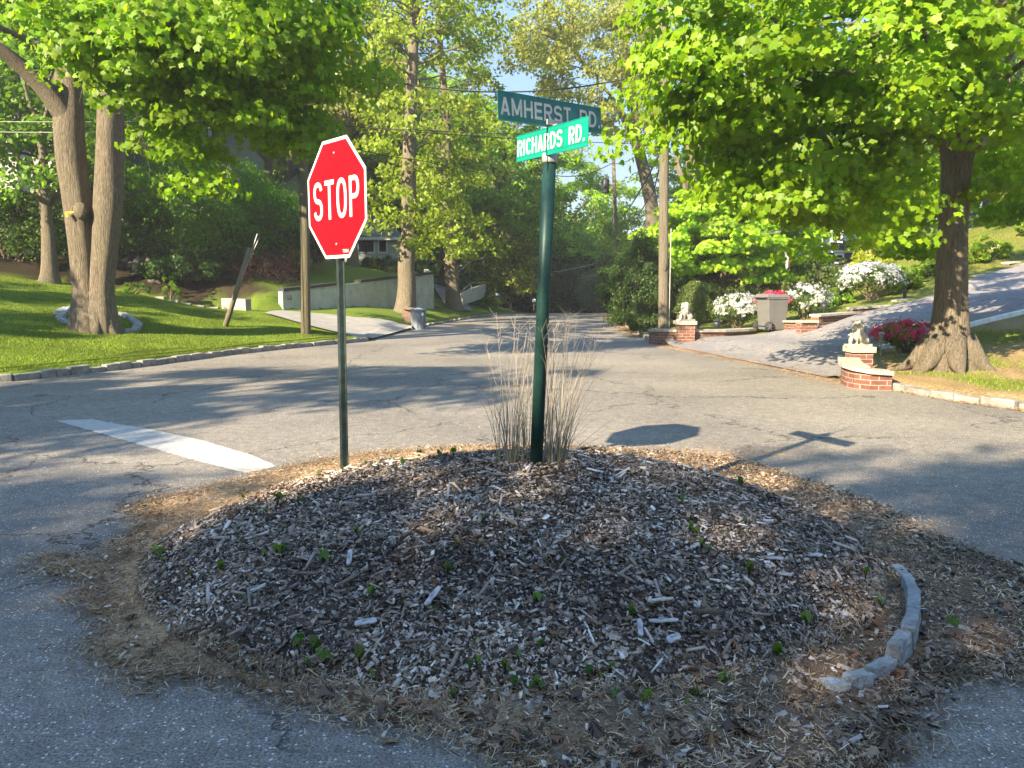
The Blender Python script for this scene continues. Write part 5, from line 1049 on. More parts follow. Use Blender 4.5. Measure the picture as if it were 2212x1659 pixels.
# ------------------------------------------------------------------ stroke lettering
def arc(cx_, cy_, rx, ry, a0, a1, n=12, p=2.0):
    out = []
    for t in np.linspace(a0, a1, n):
        a = math.radians(t); c, s = math.cos(a), math.sin(a); out.append((cx_ + rx * math.copysign(abs(c) ** (2 / p), c), cy_ + ry * math.copysign(abs(s) ** (2 / p), s)))
    return out
def glyph(ch, w_, h, s):
    e = s / 2; L, R_, T_, B = e, w_ - e, h - e, e; m = h / 2
    if ch == 'T': return [[(0, T_), (w_, T_)], [(w_ / 2, 0), (w_ / 2, T_ - e)]]
    if ch == 'H': return [[(L, 0), (L, h)], [(R_, 0), (R_, h)], [(L + e, m), (R_ - e, m)]]
    if ch == 'I': return [[(w_ / 2, 0), (w_ / 2, h)]]
    if ch == 'E': return [[(L, 0), (L, h)], [(L + e, T_), (w_, T_)], [(L + e, B), (w_, B)], [(L + e, m), (w_ * .92, m)]]
    if ch == 'A': return [[(e * .9, 0), (w_ / 2, h - e * .2)], [(w_ - e * .9, 0), (w_ / 2, h - e * .2)], [(w_ * .24, h * .27), (w_ * .76, h * .27)]]
    if ch == 'M': return [[(L, 0), (L, h)], [(R_, 0), (R_, h)], [(L, h - e), (w_ / 2, e * 1.2)], [(R_, h - e), (w_ / 2, e * 1.2)]]
    if ch == 'O': return [arc(w_ / 2, m, w_ / 2 - e, m - e, 0, 360, 33, 2.5)]
    if ch == 'C': return [arc(w_ / 2, m, w_ / 2 - e, m - e, 38, 322, 26, 2.4)]
    if ch == 'D': return [[(L, 0), (L, h)], [(L + e, T_), (w_ * .4, T_)] + arc(w_ * .4, m, w_ * .6 - e, m - e, 85, -85, 15, 2.3) + [(w_ * .4, B), (L + e, B)]]
    if ch in 'PR':
        k = h * (.52 if ch == 'R' else .50); r = (T_ - (h - k)) / 2; cy_ = T_ - r
        g = [[(L, 0), (L, h)], [(L + e, T_), (w_ * .55, T_)] + arc(w_ * .55, cy_, w_ * .45 - e, r, 80, -80, 11, 2.3) + [(w_ * .55, cy_ - r), (L + e, cy_ - r)]]
        if ch == 'R': g.append([(w_ * .5, cy_ - r), (w_ * .86, 0)])
        return g
    if ch == 'S':
        ry = (h - s) / 4; rx = w_ / 2 - e; return [arc(w_ / 2, T_ - ry, rx, ry, 12, 262, 18, 2.2) + arc(w_ / 2, B + ry, rx, ry, 82, -168, 18, 2.2)]
    if ch == 'N': return [[(L, 0), (L, h)], [(R_, 0), (R_, h)], [(L, h), (R_, 0)]]
    if ch == '.': return [[(w_ / 2, 0), (w_ / 2, s * 1.05)]]
    return []
def lettering(name, text, x0, x1, z0, h, s, widths, gap, m, parent, yoff):
    """stroke letters standing yoff in front (local -Y) of a plate"""
    tot = sum(widths.get(c, 1.0) for c in text) + gap * (len(text) - 1); u = (x1 - x0) / tot; V = []; Fc = []; k = 0; x = x0
    for ch in text:
        w_ = widths.get(ch, 1.0) * u
        for pl in glyph(ch, w_, h, s):
            P = np.array(pl, float); n = len(P); closed = n > 20 and np.hypot(*(P[0] - P[-1])) < 1e-6
            D = np.gradient(P, axis=0) if n > 2 else np.repeat((P[1] - P[0])[None], 2, 0)
            if n > 2:
                seg = np.diff(P, axis=0); seg /= np.linalg.norm(seg, axis=1, keepdims=True) + 1e-9; D[0] = seg[0]; D[-1] = seg[-1]; D[1:-1] = seg[:-1] + seg[1:]
                if closed: D[0] = D[-1] = seg[0] + seg[-1]
            D = D / np.linalg.norm(D, axis=1, keepdims=True); Nn = np.stack([-D[:, 1], D[:, 0]], -1); b0 = len(V); y = -yoff - 0.00012 * k; k += 1
            for p, q in zip(P, Nn): V.append((x + p[0] + q[0] * s / 2, y, z0 + p[1] + q[1] * s / 2)); V.append((x + p[0] - q[0] * s / 2, y, z0 + p[1] - q[1] * s / 2))
            for i in range(n - 1): a = b0 + 2 * i; Fc.append([a, a + 2, a + 3, a + 1])
        x += w_ + gap * u
    cut = []          # one mesh per word
    if ' ' in text:
        xs_ = x0 + sum(widths.get(c, 1.0) * u + gap * u for c in text.split(' ')[0]) ; cut = [xs_]
    done = None
    for lo_, hi_ in zip([-9] + cut, cut + [9]):
        me = bpy.data.meshes.new(name); fs = [f for f in Fc if lo_ <= np.mean([V[i][0] for i in f]) < hi_]; used = sorted({i for f in fs for i in f}); mp = {v: i for i, v in enumerate(used)}
        me.from_pydata([V[i] for i in used], [], [[mp[i] for i in f] for f in fs]); me.update(); done = link(name, me, M[m], parent)
    return done

# ------------------------------------------------------------------ stop sign
def mound(x, y):
    r2 = (np.asarray(x) / 2.12) ** 2 + ((np.asarray(y) - 4.5) / 1.85) ** 2
    return 0.475 * np.clip(1 - r2, 0, None) ** 0.75
szc = at(735, 430, 5.12).z; b0 = at(746, 997, 5.16); zbase = float(mound(b0.x, 5.16))
th_ = math.atan2(-.748, .664)
ss_ = empty('stop_sign', (b0.x, 5.16, zbase - .05), (0, 0, th_), 'red octagonal STOP sign on a dark green channel post at the island', 'traffic sign')
zc = szc - (zbase - .05); Rv = .381 / math.cos(math.pi / 8)
top = at(738, 430, 5.14); offx = (top - Vector((b0.x, 5.16, top.z))); off = Vector((offx.x * math.cos(-th_) - offx.y * math.sin(-th_), offx.x * math.sin(-th_) + offx.y * math.cos(-th_), 0))
oct_ = [(Rv * math.cos(math.pi / 8 + k * math.pi / 4), Rv * math.sin(math.pi / 8 + k * math.pi / 4)) for k in range(8)]
fr = lambda x, y, d: (x + off.x, d - .036, y + zc)
b = MB(); b.prism(oct_, 0, .003, fr); pl = b.build('plate', M['white'], ss_)
b = MB(); b.prism([(x * .945, y * .945) for x, y in oct_], -.0015, -.0003, fr); b.build('red_face', M['red'], ss_)
lettering('lettering', 'STOP', -.300 + off.x, .300 + off.x, zc - .127, .254, .031, {'S': 1, 'T': .98, 'O': 1.04, 'P': .98}, .26, 'white', ss_, .0378)
lettering('small_lettering', 'TONH', .075 + off.x, .150 + off.x, zc - .348, .022, .0032, {'N': .9}, .25, 'white', ss_, .0378)
for zz in (.29, -.29):
    b = MB(); b.lathe([(0, 0), (.009, 0), (.009, .003), (.006, .007), (0, .008)], 10); o = b.build('bolt', M['galv'], ss_, True, 0, (off.x, -.0377, zc + zz)); o.rotation_euler = (math.radians(90), 0, 0)
# U-channel post
prof = [(-.036, 0), (-.034, .004), (-.018, .004), (-.013, -.026), (.013, -.026), (.018, .004), (.034, .004), (.036, 0), (.022, -.003), (.016, -.031), (-.016, -.031), (-.022, -.003)]
b = MB(); n = len(prof)
for z_, ox in ((0, Vector((0, 0, 0))), (zc + .36, off)):
    for p in prof: b.v.append((p[0] + ox.x, p[1] + ox.y * 0, z_))
b.f = [[i, (i + 1) % n, n + (i + 1) % n, n + i] for i in range(n)]; b.f += [[n + i for i in range(n)]]
b.build('channel_post', M['postpaint'], ss_)
for i in range(12):
    q = MB(); zz = .15 + i * .13; q.lathe([(0, 0), (.0055, 0), (.0055, .001)], 8); o = q.build('post_hole', M['black'], ss_, False, 0, (off.x * zz / zc, -.0322, zz)); o.rotation_euler = (math.radians(90), 0, 0)

# ------------------------------------------------------------------ street-name post
pB = at(1157, 1012, 4.6); pT = at(1187, 352, 4.6); zp0 = float(mound(pB.x, 4.6)) - .06
sp = empty('street_name_sign', (pB.x, 4.6, zp0), (0, 0, 0), 'crossed green street-name blades on a round dark green post among dry grass', 'street sign')
o0 = Vector((pB.x, 4.6, zp0)); up_ = (pT - Vector((pB.x, 4.6, pB.z))).normalized()
def onpole(py, Y=4.6): p = at(1187, py, Y); t = (p.z - pB.z) / up_.z; return Vector((pB.x, 4.6, pB.z)) + up_ * t - o0
b = MB(); b.tube([Vector((0, 0, 0)), onpole(600), onpole(350)], [.039, .039, .039], 24); b.build('post', M['greenpaint'], sp, True)
b = MB(); b.tube([onpole(353), onpole(350), onpole(333), onpole(330)], [.043, .046, .046, .036], 24); b.build('cap_collar', M['galv'], sp, True)
def blade(pl_, pr_, text, mat_, lm, hh, brackets, x0, x1, wd, gap, s):
    PL, PR = at(*pl_), at(*pr_); mid = (PL + PR) / 2; X_ = (PR - PL).normalized(); Yv = Vector((-X_.y, X_.x, 0)).normalized(); Z_ = X_.cross(Yv); L = (PR - PL).length
    m_ = Matrix((X_, Yv, Z_)).transposed().to_4x4(); b = MB(); b.box(-L / 2, L / 2, -.001, .001, -hh / 2, hh / 2)
    b.tube([(-L / 2, 0, hh / 2), (L / 2, 0, hh / 2)], .003, 6); b.tube([(-L / 2, 0, -hh / 2), (L / 2, 0, -hh / 2)], .003, 6)
    b.box(-L / 2, L / 2, -.0022, -.0013, hh / 2 - .026, hh / 2 - .022); b.box(-L / 2, L / 2, -.0022, -.0013, -hh / 2 + .022, -hh / 2 + .026)
    o = b.build('name_blade', M[mat_], sp); m_.translation = mid - o0; o.matrix_local = m_
    lettering('lettering', text, -L / 2 + x0 * L, -L / 2 + x1 * L, -hh * .31, hh * .62, s, wd, gap, lm, o, .0026)
    return m_, L
W_ = {'I': .36, '.': .36, ' ': .75, 'M': 1.15, 'E': .9, 'T': .9}
m1, L1 = blade((1075, 226.5, 4.25), (1298, 261.5, 4.9), 'AMHERST RD.', 'tealshaded', 'lettergrey', .150, 0, .02, .985, W_, .2, .0165)
m2, L2 = blade((1116.5, 322.5, 4.85), (1271, 283, 4.2), 'RICHARDS RD.', 'teal', 'white', .150, 0, .02, .97, W_, .2, .0150)
# clamps
d1 = Vector(m1.col[0][:3]); n1 = Vector(m1.col[1][:3]); d2 = Vector(m2.col[0][:3]); n2 = Vector(m2.col[1][:3])
b = MB(); c = onpole(267); b.obox(c, d1 * .07, n1 * .03, Vector((0, 0, .016))); b.obox(c + n1 * .0 + Vector((0, 0, .012)), d1 * .075, n1 * .006, Vector((0, 0, .022))); b.obox(c - Vector((0, 0, .022)), d2 * .055, n2 * .012, Vector((0, 0, .012))); b.obox(c - Vector((0, 0, .03)), d2 * .06, n2 * .006, Vector((0, 0, .022)))
b.build('cross_clamp', M['galv'], sp, False, .002)
b = MB(); c = onpole(325); b.obox(c, d2 * .05, n2 * .012, Vector((0, 0, .022))); b.obox(c + Vector((0, 0, .02)), d2 * .055, n2 * .007, Vector((0, 0, .025))); b.tube([onpole(334), onpole(322)], [.03, .02], 16); b.build('post_clamp', M['galv'], sp, False, .002)
for k in (-1, 1): b = MB(); c = onpole(266) + d1 * .045 * k - n1 * .0125; b.ellipsoid(c, (.006, .006, .006), 8, 6); b.build('screw', M['darkmetal'], sp, True)

# ------------------------------------------------------------------ the planted island
rg = np.random.default_rng(77)
nx, ny = 150, 130; gx = np.linspace(-2.2, 2.2, nx); gy = np.linspace(2.55, 6.45, ny); X, Y = np.meshgrid(gx, gy, indexing='ij')
Zm = mound(X, Y) + np.where(mound(X, Y) > 0.03, .05 * (vnoise(X + 9, Y, .7, 6) - .5), 0) + np.where(mound(X, Y) > 0.02, 0.03 * (vnoise(X + 9, Y, .18, 4) - .5) + .02 * (vnoise(X + 9, Y, .06, 5) - .5), 0) - .012
i = np.arange(nx - 1)[:, None] * ny + np.arange(ny - 1)[None]; Fq = np.stack([i, i + ny, i + ny + 1, i + 1], -1).reshape(-1, 4)
ins = (mound(X, Y) > 0).reshape(-1); Fq = Fq[ins[Fq].any(1)]
cm = np.array([.075, .055, .042]) * (.7 + .7 * vnoise(X + 5, Y, .09, 9)[..., None])
o = link('island_soil', np_mesh('island_soil', np.stack([X, Y, Zm], -1).reshape(-1, 3), Fq, cm.reshape(-1, 3), True), M['mulch']); o['kind'] = 'structure'
def mz(x, y): return mound(x, y) + np.where(mound(x, y) > 0.03, .05 * (vnoise(x + 9, y, .7, 6) - .5), 0) + 0.03 * (vnoise(x + 9, y, .18, 4) - .5) + .02 * (vnoise(x + 9, y, .06, 5) - .5) - .012
PAL = np.array([(.42, .385, .345), (.34, .30, .265), (.24, .20, .16), (.145, .11, .083), (.085, .066, .05), (.053, .042, .034), (.51, .49, .47), (.28, .205, .145)]) * np.array([1.22, 1.16, 1.08])
def chips(name, n, lmin, lmax, wr, seed, probs, box=False, lift=.0, tilt=.3, area=None, col=None):
    r = np.random.default_rng(seed); a = r.uniform(0, 6.283, n); q = r.random(n) ** .5 * 1.0
    x = 2.08 * q * np.cos(a); y = 4.5 + 1.82 * q * np.sin(a)
    if area is not None: x, y = area(r, n)
    z = (mz(x, y) if area is None else np.maximum(mz(x, y), .006)) + r.uniform(0, .022, n) + lift; e = .01
    gxn = -(mound(x + e, y) - mound(x - e, y)) / (2 * e); gyn = -(mound(x, y + e) - mound(x, y - e)) / (2 * e)
    nr = np.stack([gxn, gyn, np.ones(n)], -1) + r.normal(0, tilt, (n, 3)); nr /= np.linalg.norm(nr, axis=1, keepdims=True)
    t = r.uniform(0, 6.283, n); u = np.stack([np.cos(t), np.sin(t), 0 * t], -1); u -= nr * (u * nr).sum(1, keepdims=True); u /= np.linalg.norm(u, axis=1, keepdims=True); v = np.cross(nr, u)
    L = (lmin + (lmax - lmin) * r.random(n) ** 2.2)[:, None]; Wd = L * r.uniform(wr[0], wr[1], (n, 1)); c = np.stack([x, y, z], -1); sk = r.normal(0, .25, (n, 4, 1))
    P = np.stack([c - u * L * (1 + sk[:, 0] * .5) - v * Wd, c + u * L - v * Wd * (1 + sk[:, 1]), c + u * L * (1 + sk[:, 2] * .5) + v * Wd, c - u * L + v * Wd * (1 + sk[:, 3])], 1)
    col_ = (PAL[r.choice(len(PAL), n, p=probs)] if col is None else np.array(col)[r.integers(0, len(col), n)]) * np.exp(r.normal(0, .18, (n, 1)))
    # patches where the weathered chips lie thicker or darker litter shows
    pv = vnoise(x + 7, y, .55, seed % 7)[:, None]; col_ = col_ * (.6 + .85 * pv) * (1 - .25 * (vnoise(x + 31, y, .22, 3)[:, None] > .68))
    if box:
        T = nr[:, None] * (L[:, None] * .12 + .0015); V = np.concatenate([P - T * .2, P + T], 1).reshape(-1, 3); k = np.arange(n)[:, None, None] * 8
        Fb = (k + np.array([(4, 5, 6, 7), (0, 1, 5, 4), (1, 2, 6, 5), (2, 3, 7, 6), (3, 0, 4, 7)])[None]).reshape(-1, 4); cc = np.repeat(col_, 8, 0)
    else: V = P.reshape(-1, 3); Fb = np.arange(n * 4).reshape(-1, 4); cc = np.repeat(col_, 4, 0)
    o = link(name, np_mesh(name, V, Fb, np.clip(cc, 0, .8)), M['mulch']); o['kind'] = 'stuff'; return o
chips('bark_fines', 60000, .003, .010, (.3, .8), 104, [.03, .08, .16, .22, .22, .17, .02, .10], False, .004, .5)
chips('wood_chips', 80000, .004, .019, (.22, .6), 101, [.14, .17, .18, .17, .14, .1, .03, .07], False, 0, .42)
chips('wood_chips', 12000, .005, .020, (.18, .55), 102, [.22, .22, .18, .14, .08, .04, .06, .06], True, .006, .32)
chips('wood_splinters', 800, .02, .065, (.05, .13), 103, [.2, .25, .2, .15, .1, .0, .06, .04], True, .012, .22)

# litter drifted on the road round the island
outer = [(634, 1008), (512, 1039), (448, 1055), (378, 1071), (307, 1083), (275, 1093), (278, 1115), (304, 1125), (266, 1160), (227, 1183), (224, 1205), (166, 1205), (112, 1195), (67, 1205), (80, 1247), (160, 1259), (176, 1275), (160, 1285), (154, 1323), (205, 1349), (192, 1381), (165, 1420), (240, 1455), (285, 1510), (330, 1505), (360, 1478), (460, 1480), (560, 1512), (640, 1532), (700, 1556), (870, 1582), (1000, 1608), (1080, 1659), (1120, 1720), (1900, 1740), (1925, 1650), (1980, 1600), (2010, 1545), (2060, 1490), (2130, 1470), (2240, 1478), (2420, 1420), (2330, 1290), (2212, 1236), (2120, 1205), (2030, 1165), (1960, 1130), (1880, 1090), (1790, 1062), (1700, 1030), (1600, 1000), (1480, 982), (1300, 972), (1100, 962), (900, 972), (760, 985)]
OP = np.array([tuple(atz(*p))[:2] for p in outer])
def inpoly(x, y, P):
    c = np.zeros(np.shape(x), bool); j = len(P) - 1
    for i_ in range(len(P)):
        xi, yi = P[i_]; xj, yj = P[j]; cond = ((yi > y) != (yj > y)) & (x < (xj - xi) * (y - yi) / (yj - yi + 1e-12) + xi); c ^= cond; j = i_
    return c
gx = np.arange(-4.2, 3.6, .03); gy = np.arange(1.7, 7.6, .03); X, Y = np.meshgrid(gx, gy, indexing='ij')
jx = X + .14 * (vnoise(X + 20, Y, .16, 11) - .5) + .08 * (vnoise(X + 20, Y, .05, 12) - .5); jy = Y + .14 * (vnoise(X + 20, Y, .16, 13) - .5) + .08 * (vnoise(X + 20, Y, .05, 14) - .5)
inn = inpoly(jx, jy, OP) & ~((sdist(X, Y, np.concatenate([OP, OP[:1]])) < .05 * vnoise(X + 50, Y, .12, 33))); dE = sdist(X, Y, np.concatenate([OP, OP[:1]])); Zl = .005 + .022 * sst(dE, 0, .3) * np.where(inn, 1, 0) + .012 * vnoise(X + 3, Y, .06, 15) * inn * sst(dE, 0, .1)
i = np.arange(len(gx) - 1)[:, None] * len(gy) + np.arange(len(gy) - 1)[None]; Fq = np.stack([i, i + len(gy), i + len(gy) + 1, i + 1], -1).reshape(-1, 4)
iv = inn.reshape(-1); Fq = Fq[iv[Fq].all(1)]
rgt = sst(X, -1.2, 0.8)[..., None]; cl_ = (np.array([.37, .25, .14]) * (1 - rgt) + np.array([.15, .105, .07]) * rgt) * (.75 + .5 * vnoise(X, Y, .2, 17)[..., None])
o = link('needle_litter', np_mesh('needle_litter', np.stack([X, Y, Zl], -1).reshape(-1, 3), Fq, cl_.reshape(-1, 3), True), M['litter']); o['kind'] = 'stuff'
def litter_area(r, n, lo_x=-9):
    xs_ = []; ys_ = []; got = 0
    while got < n:
        x = r.uniform(-4.2, 3.6, n * 2); y = r.uniform(1.75, 7.4, n * 2); dd = inpoly(x + r.normal(0, .05, n * 2), y + r.normal(0, .05, n * 2), OP) & ((x / 2.1) ** 2 + ((y - 4.5) / 1.85) ** 2 > .93) & (r.random(n * 2) < sst(x, lo_x, lo_x + 2.5)); xs_.append(x[dd]); ys_.append(y[dd]); got += dd.sum()
    return np.concatenate(xs_)[:n], np.concatenate(ys_)[:n]
LC = [(.39, .26, .14), (.29, .185, .095), (.44, .33, .19), (.17, .11, .06), (.52, .42, .28)]
chips('dry_needles', 140000, .008, .026, (.05, .11), 201, None, False, .012, .35, litter_area, LC)
def fringe(r, n):
    x, y = litter_area(r, n); return x + r.normal(0, .13, n), y + r.normal(0, .10, n)
chips('dry_needles', 42000, .006, .022, (.06, .14), 209, None, False, -.004, .2, fringe, LC)
chips('bark_crumbs', 9000, .005, .018, (.3, .6), 202, None, False, .014, .3, litter_area, [(.42, .38, .33), (.16, .11, .08), (.28, .21, .15), (.09, .065, .05)])
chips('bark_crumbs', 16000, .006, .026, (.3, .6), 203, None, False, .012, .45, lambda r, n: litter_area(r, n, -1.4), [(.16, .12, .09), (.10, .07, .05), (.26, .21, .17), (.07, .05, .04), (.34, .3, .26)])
# scattered grit and straw on the asphalt
def far_area(r, n):
    x = r.uniform(-6, 6, n); y = 1.8 + 8 * r.random(n) ** 1.5; return x, y
chips('road_grit', 2600, .003, .009, (.4, .9), 204, None, False, -.004, .2, far_area, [(.5, .47, .42), (.4, .35, .3), (.3, .22, .15)])
def seam_area(r, n):
    t = r.random(n); x = np.interp(t, [0, .35, 1], [5.6, 5.25, 4.1]) + r.normal(0, .14, n) - r.random(n) ** 3 * .5; y = np.interp(t, [0, .35, 1], [12.2, 15.4, 21.0]) + r.normal(0, .2, n); return x, y
chips('orange_needles', 14000, .008, .028, (.05, .12), 205, None, False, .004, .2, seam_area, [(.45, .25, .09), (.38, .2, .08), (.5, .33, .15)])
def back_area(r, n): x = r.normal(.7, 1.1, n); y = 6.75 + np.abs(r.normal(0, .25, n)) + 0.03 * x ** 2; return x, y
chips('orange_needles', 7000, .007, .024, (.05, .12), 206, None, False, .002, .2, back_area, [(.45, .25, .09), (.38, .2, .08), (.5, .33, .15)])
def kerb_area(r, n): t = r.random(n) ** .7; y = 24 + 20 * t; return np.interp(y, KR[:, 1], KR[:, 0]) - np.abs(r.normal(0, .35, n)), y
chips('orange_needles', 5000, .02, .06, (.1, .2), 207, None, False, .004, .2, kerb_area, [(.45, .25, .09), (.38, .2, .08), (.5, .33, .15)])
def kerb2(r, n): x = 5.6 + 6 * r.random(n); i_ = np.interp(-x, [-14, -9, -6.5, -6.1, -5.8], [6.0, 8.3, 9.8, 10.7, 12.1]); return x - .1, i_ - np.abs(r.normal(.12, .1, n))
chips('orange_needles', 3500, .012, .035, (.1, .2), 208, None, False, .004, .2, kerb2, [(.45, .25, .09), (.38, .2, .08), (.5, .33, .15)])

# oak leaves fallen at the front
OAKL = np.array([(0, 0), (.10, .12), (.30, .16), (.14, .30), (.42, .44), (.16, .50), (.38, .72), (.12, .76), (0, 1), (-.12, .76), (-.38, .72), (-.16, .5), (-.42, .44), (-.14, .3), (-.30, .16), (-.10, .12)])
def fallen(n, seed, area):
    r = np.random.default_rng(seed); x, y = area(r, n); kk_ = inpoly(x, y, OP); x, y = x[kk_], y[kk_]; n = len(x); P = np.stack([x, y, np.maximum(mz(x, y), .02) + r.uniform(.012, .035, n)], -1); nr = np.array([0, 0, 1.0]) + r.normal(0, .38, (n, 3))
    V, Fc, k = leaf_arrays(r, P, nr, r.uniform(.035, .085, n), OAKL, .35); pal = np.array([(.26, .17, .11), (.18, .12, .085), (.34, .25, .17), (.12, .085, .065), (.30, .17, .10)])
    o = link('fallen_oak_leaves', np_mesh('fallen_oak_leaves', V, Fc, np.repeat(pal[r.integers(0, 5, n)] * np.exp(r.normal(0, .15, (n, 1))), k, 0)), M['straw']); o['kind'] = 'stuff'
fallen(620, 301, lambda r, n: (r.uniform(-.7, 3.0, n), 2.05 + 1.5 * r.random(n) ** 1.3 + .0 * r.random(n)))
fallen(160, 302, lambda r, n: (r.uniform(-1.8, 1.9, n), r.uniform(2.9, 5.6, n)))
# larger named pieces of bleached wood
def bleached(px, py, L, w_, ang, label, c=(.5, .48, .48)):
    Yv = np.linspace(2.2, 6, 400); dx, dy, dz = ray(px, py); xs_ = dx / dy * Yv; zs_ = H + dz / dy * Yv; k = int(np.argmax(zs_ < np.maximum(mound(xs_, Yv), 0))); x, y = xs_[k], Yv[k]
    b = MB(); r = random.Random(int(px)); n = 7; L *= .8; w_ *= .8
    up = [(-L / 2 + L * i / n, w_ / 2 * (1 if 0 < i < n else r.uniform(.3, .8)) * r.uniform(.75, 1.1)) for i in range(n + 1)]; dn = [(p[0] + r.uniform(-.004, .004), -w_ / 2 * (1 if 0 < k < n else .6) * r.uniform(.7, 1.1)) for k, p in enumerate(up)][::-1]
    b.prism(up + dn, -.004, .005, lambda x_, y_, d: (x_, y_ , d + .012 * math.sin(x_ * 20)))
    b.obox((L * .1, w_ * .15, .007), (L * .28, w_ * .05, 0), (0, w_ * .1, 0), (0, 0, .003))
    o = b.build('wood_piece', M['bleach'], None, False, .003, (x, y, max(0, float(mound(x, y))) + .022)); o.rotation_euler = (r.uniform(-.15, .15) + .1, r.uniform(-.15, .15), ang); tag(o, label, 'wood piece', 'larger bleached wood pieces in the mulch')
M['bleach'] = flat('bleached_wood', (.42, .40, .39), .9, 0, .35, 30, .5, .004)
for px, py, L, w_, an, lab in ((1433, 1352, .15, .035, -.15, 'long bluish-white wood piece lying level at the front of the mound'), (1383, 1370, .12, .03, 1.5, 'upright grey splinter beside the long bluish-white piece'), (1455, 1392, .07, .05, .3, 'blocky pale chip below the long bluish-white piece'),
        (755, 1215, .13, .03, 1.7, 'slender white wood piece pointing away on the left of the mound'), (558, 1282, .09, .035, .3, 'flat white chip near the left end of the mound'), (1667, 1215, .14, .04, -.6, 'pale slanting wood piece on the right slope'), (1748, 1208, .15, .04, -.4, 'tan slanting wood piece near the right edge of the mound'),
        (1695, 1250, .09, .04, -.9, 'short white chip below the pale slanting piece on the right slope'), (1500, 1190, .06, .03, .4, 'small pale chip in the middle of the right slope'), (935, 1300, .16, .03, 1.2, 'long grey strip standing toward the viewer left of centre'), (1165, 1215, .07, .05, -.4, 'broad pale chip at the centre of the mound'),
        (1810, 1340, .09, .07, .4, 'broad grey-white chip close to the island kerb stones'), (790, 1358, .11, .045, .1, 'broken white piece at the front left of the mound')):
    bleached(px, py, L, w_, an, lab)
# kerb stones on the right rim
GK = 'granite stones round the island'
ks = [(1935, 1192, .03), (1960, 1212, .06), (1978, 1236, .09), (1996, 1265, .14), (2000, 1300, .17), (1985, 1345, .17), (1952, 1395, .14), (1900, 1440, .10), (1848, 1468, .08), (1790, 1490, .05), (1735, 1507, .03)]
KP = [atz(a_, b_2, c_) for a_, b_2, c_ in ks]; rr = np.random.default_rng(5)
for i_ in range(len(KP) - 1):
    p, q = KP[i_], KP[i_ + 1]; d = (q - p); L = d.length; d.z = 0; d.normalize(); nn = Vector((-d.y, d.x, 0)); c = (p + q) / 2; zt_ = c.z + rr.normal(0, .008); b = MB()
    zt_ -= .03 - (.015 if i_ > 6 else 0); b.obox((0, 0, (zt_ - .1) / 2 - 0), d * (L * .43), nn * rr.uniform(.024, .036), (0, 0, (zt_ + .1) / 2)); big = i_ in (3, 4, 5)
    o = b.build('island_stone', M['whitestone'], None, False, .006, (c.x - nn.x * .04, c.y - nn.y * .04, 0)); o.rotation_euler = (rr.normal(0, .04), rr.normal(0, .04), rr.normal(0, .06)); md = o.modifiers.new('sub', 'SUBSURF'); md.subdivision_type = 'SIMPLE'; md.levels = md.render_levels = 3
    tx = bpy.data.textures.get('rough') or bpy.data.textures.new('rough', 'CLOUDS'); tx.noise_scale = .05; dm = o.modifiers.new('disp', 'DISPLACE'); dm.texture = tx; dm.strength = .022; dm.texture_coords = 'GLOBAL'
    tag(o, 'whitened granite kerb stone in the curved island rim, %s counting from the far end' % NTH[i_], 'stone', GK)
# seedlings
GSd = 'seedlings sprouting in the mulch'
SL = [(525, 1075), (540, 1100), (575, 1105), (600, 1085), (645, 1085), (345, 1200), (352, 1218), (415, 1245), (478, 1232), (572, 1200), (598, 1190), (612, 1205), (770, 1155), (700, 1210), (525, 1300), (648, 1410), (680, 1405), (700, 1430), (665, 1440), (640, 1455), (778, 1430), (805, 1462), (805, 1285), (968, 1240), (985, 1185), (1160, 1308), (1045, 1120), (1120, 1115), (940, 1320), (1215, 1215), (1030, 1430), (1015, 1455), (1090, 1450), (1120, 1425), (1185, 1385), (1170, 1405), (1025, 1390), (1320, 1450), (1295, 1462), (1270, 1465), (1365, 1330), (1395, 1518), (1480, 1520), (1500, 1510), (1516, 1512), (1405, 1520), (1328, 1505), (1500, 1160), (1515, 1180), (1530, 1190), (1490, 1140), (1610, 1130), (1680, 1420), (1740, 1350), (1900, 1310), (1870, 1245), (1620, 1240), (1870, 1420), (1470, 1080), (1600, 1050), (1640, 1055), (1700, 1075), (1160, 1490), (1110, 1490), (980, 1505), (2060, 1355), (1565, 1475), (640, 1012), (690, 1000), (790, 985), (845, 980), (905, 975), (950, 985), (980, 978), (870, 1000), (1060, 1003), (740, 1015)]
rs = np.random.default_rng(606); HEART = np.array([(0, 0), (.3, -.08), (.42, .22), (.28, .62), (0, 1), (-.28, .62), (-.42, .22), (-.3, -.08)])
protos = []
for k in range(4):
    V = []; Fc = []; Cl = []; n0 = 0; b = MB()
    for j in range(rs.integers(3, 7)):
        a = rs.uniform(0, 6.28); rad_ = rs.uniform(.0, .045); hh = rs.uniform(.02, .055); P = np.array([[rad_ * math.cos(a), rad_ * math.sin(a), hh]]); nr = np.array([[math.cos(a) * .7, math.sin(a) * .7 - .35, .7]]) + rs.normal(0, .2, (1, 3))
        v, f, kk = leaf_arrays(rs, P, nr, [rs.uniform(.025, .05)], HEART, .3, np.array([[math.cos(a), math.sin(a), -.5]])); V.append(v); Fc.append(f + n0); n0 += len(v); Cl.append(np.repeat(np.array([[.085, .17, .035]]) * rs.uniform(.6, 1.4) * [rs.uniform(.6, 1.8), 1, 1], len(v), 0)); b.tube([(0, 0, -.02), tuple(P[0] * [.5, .5, .6]), tuple(P[0])], .0015, 4, False)
    protos.append((np_mesh('leaves', np.concatenate(V), np.concatenate(Fc), np.concatenate(Cl)), b))
stem_me = []
for m_, b in protos:
    me = bpy.data.meshes.new('stem'); me.from_pydata([tuple(v) for v in b.v], [], b.f); me.update(); stem_me.append(me)
SLAB = [''] * len(SL)
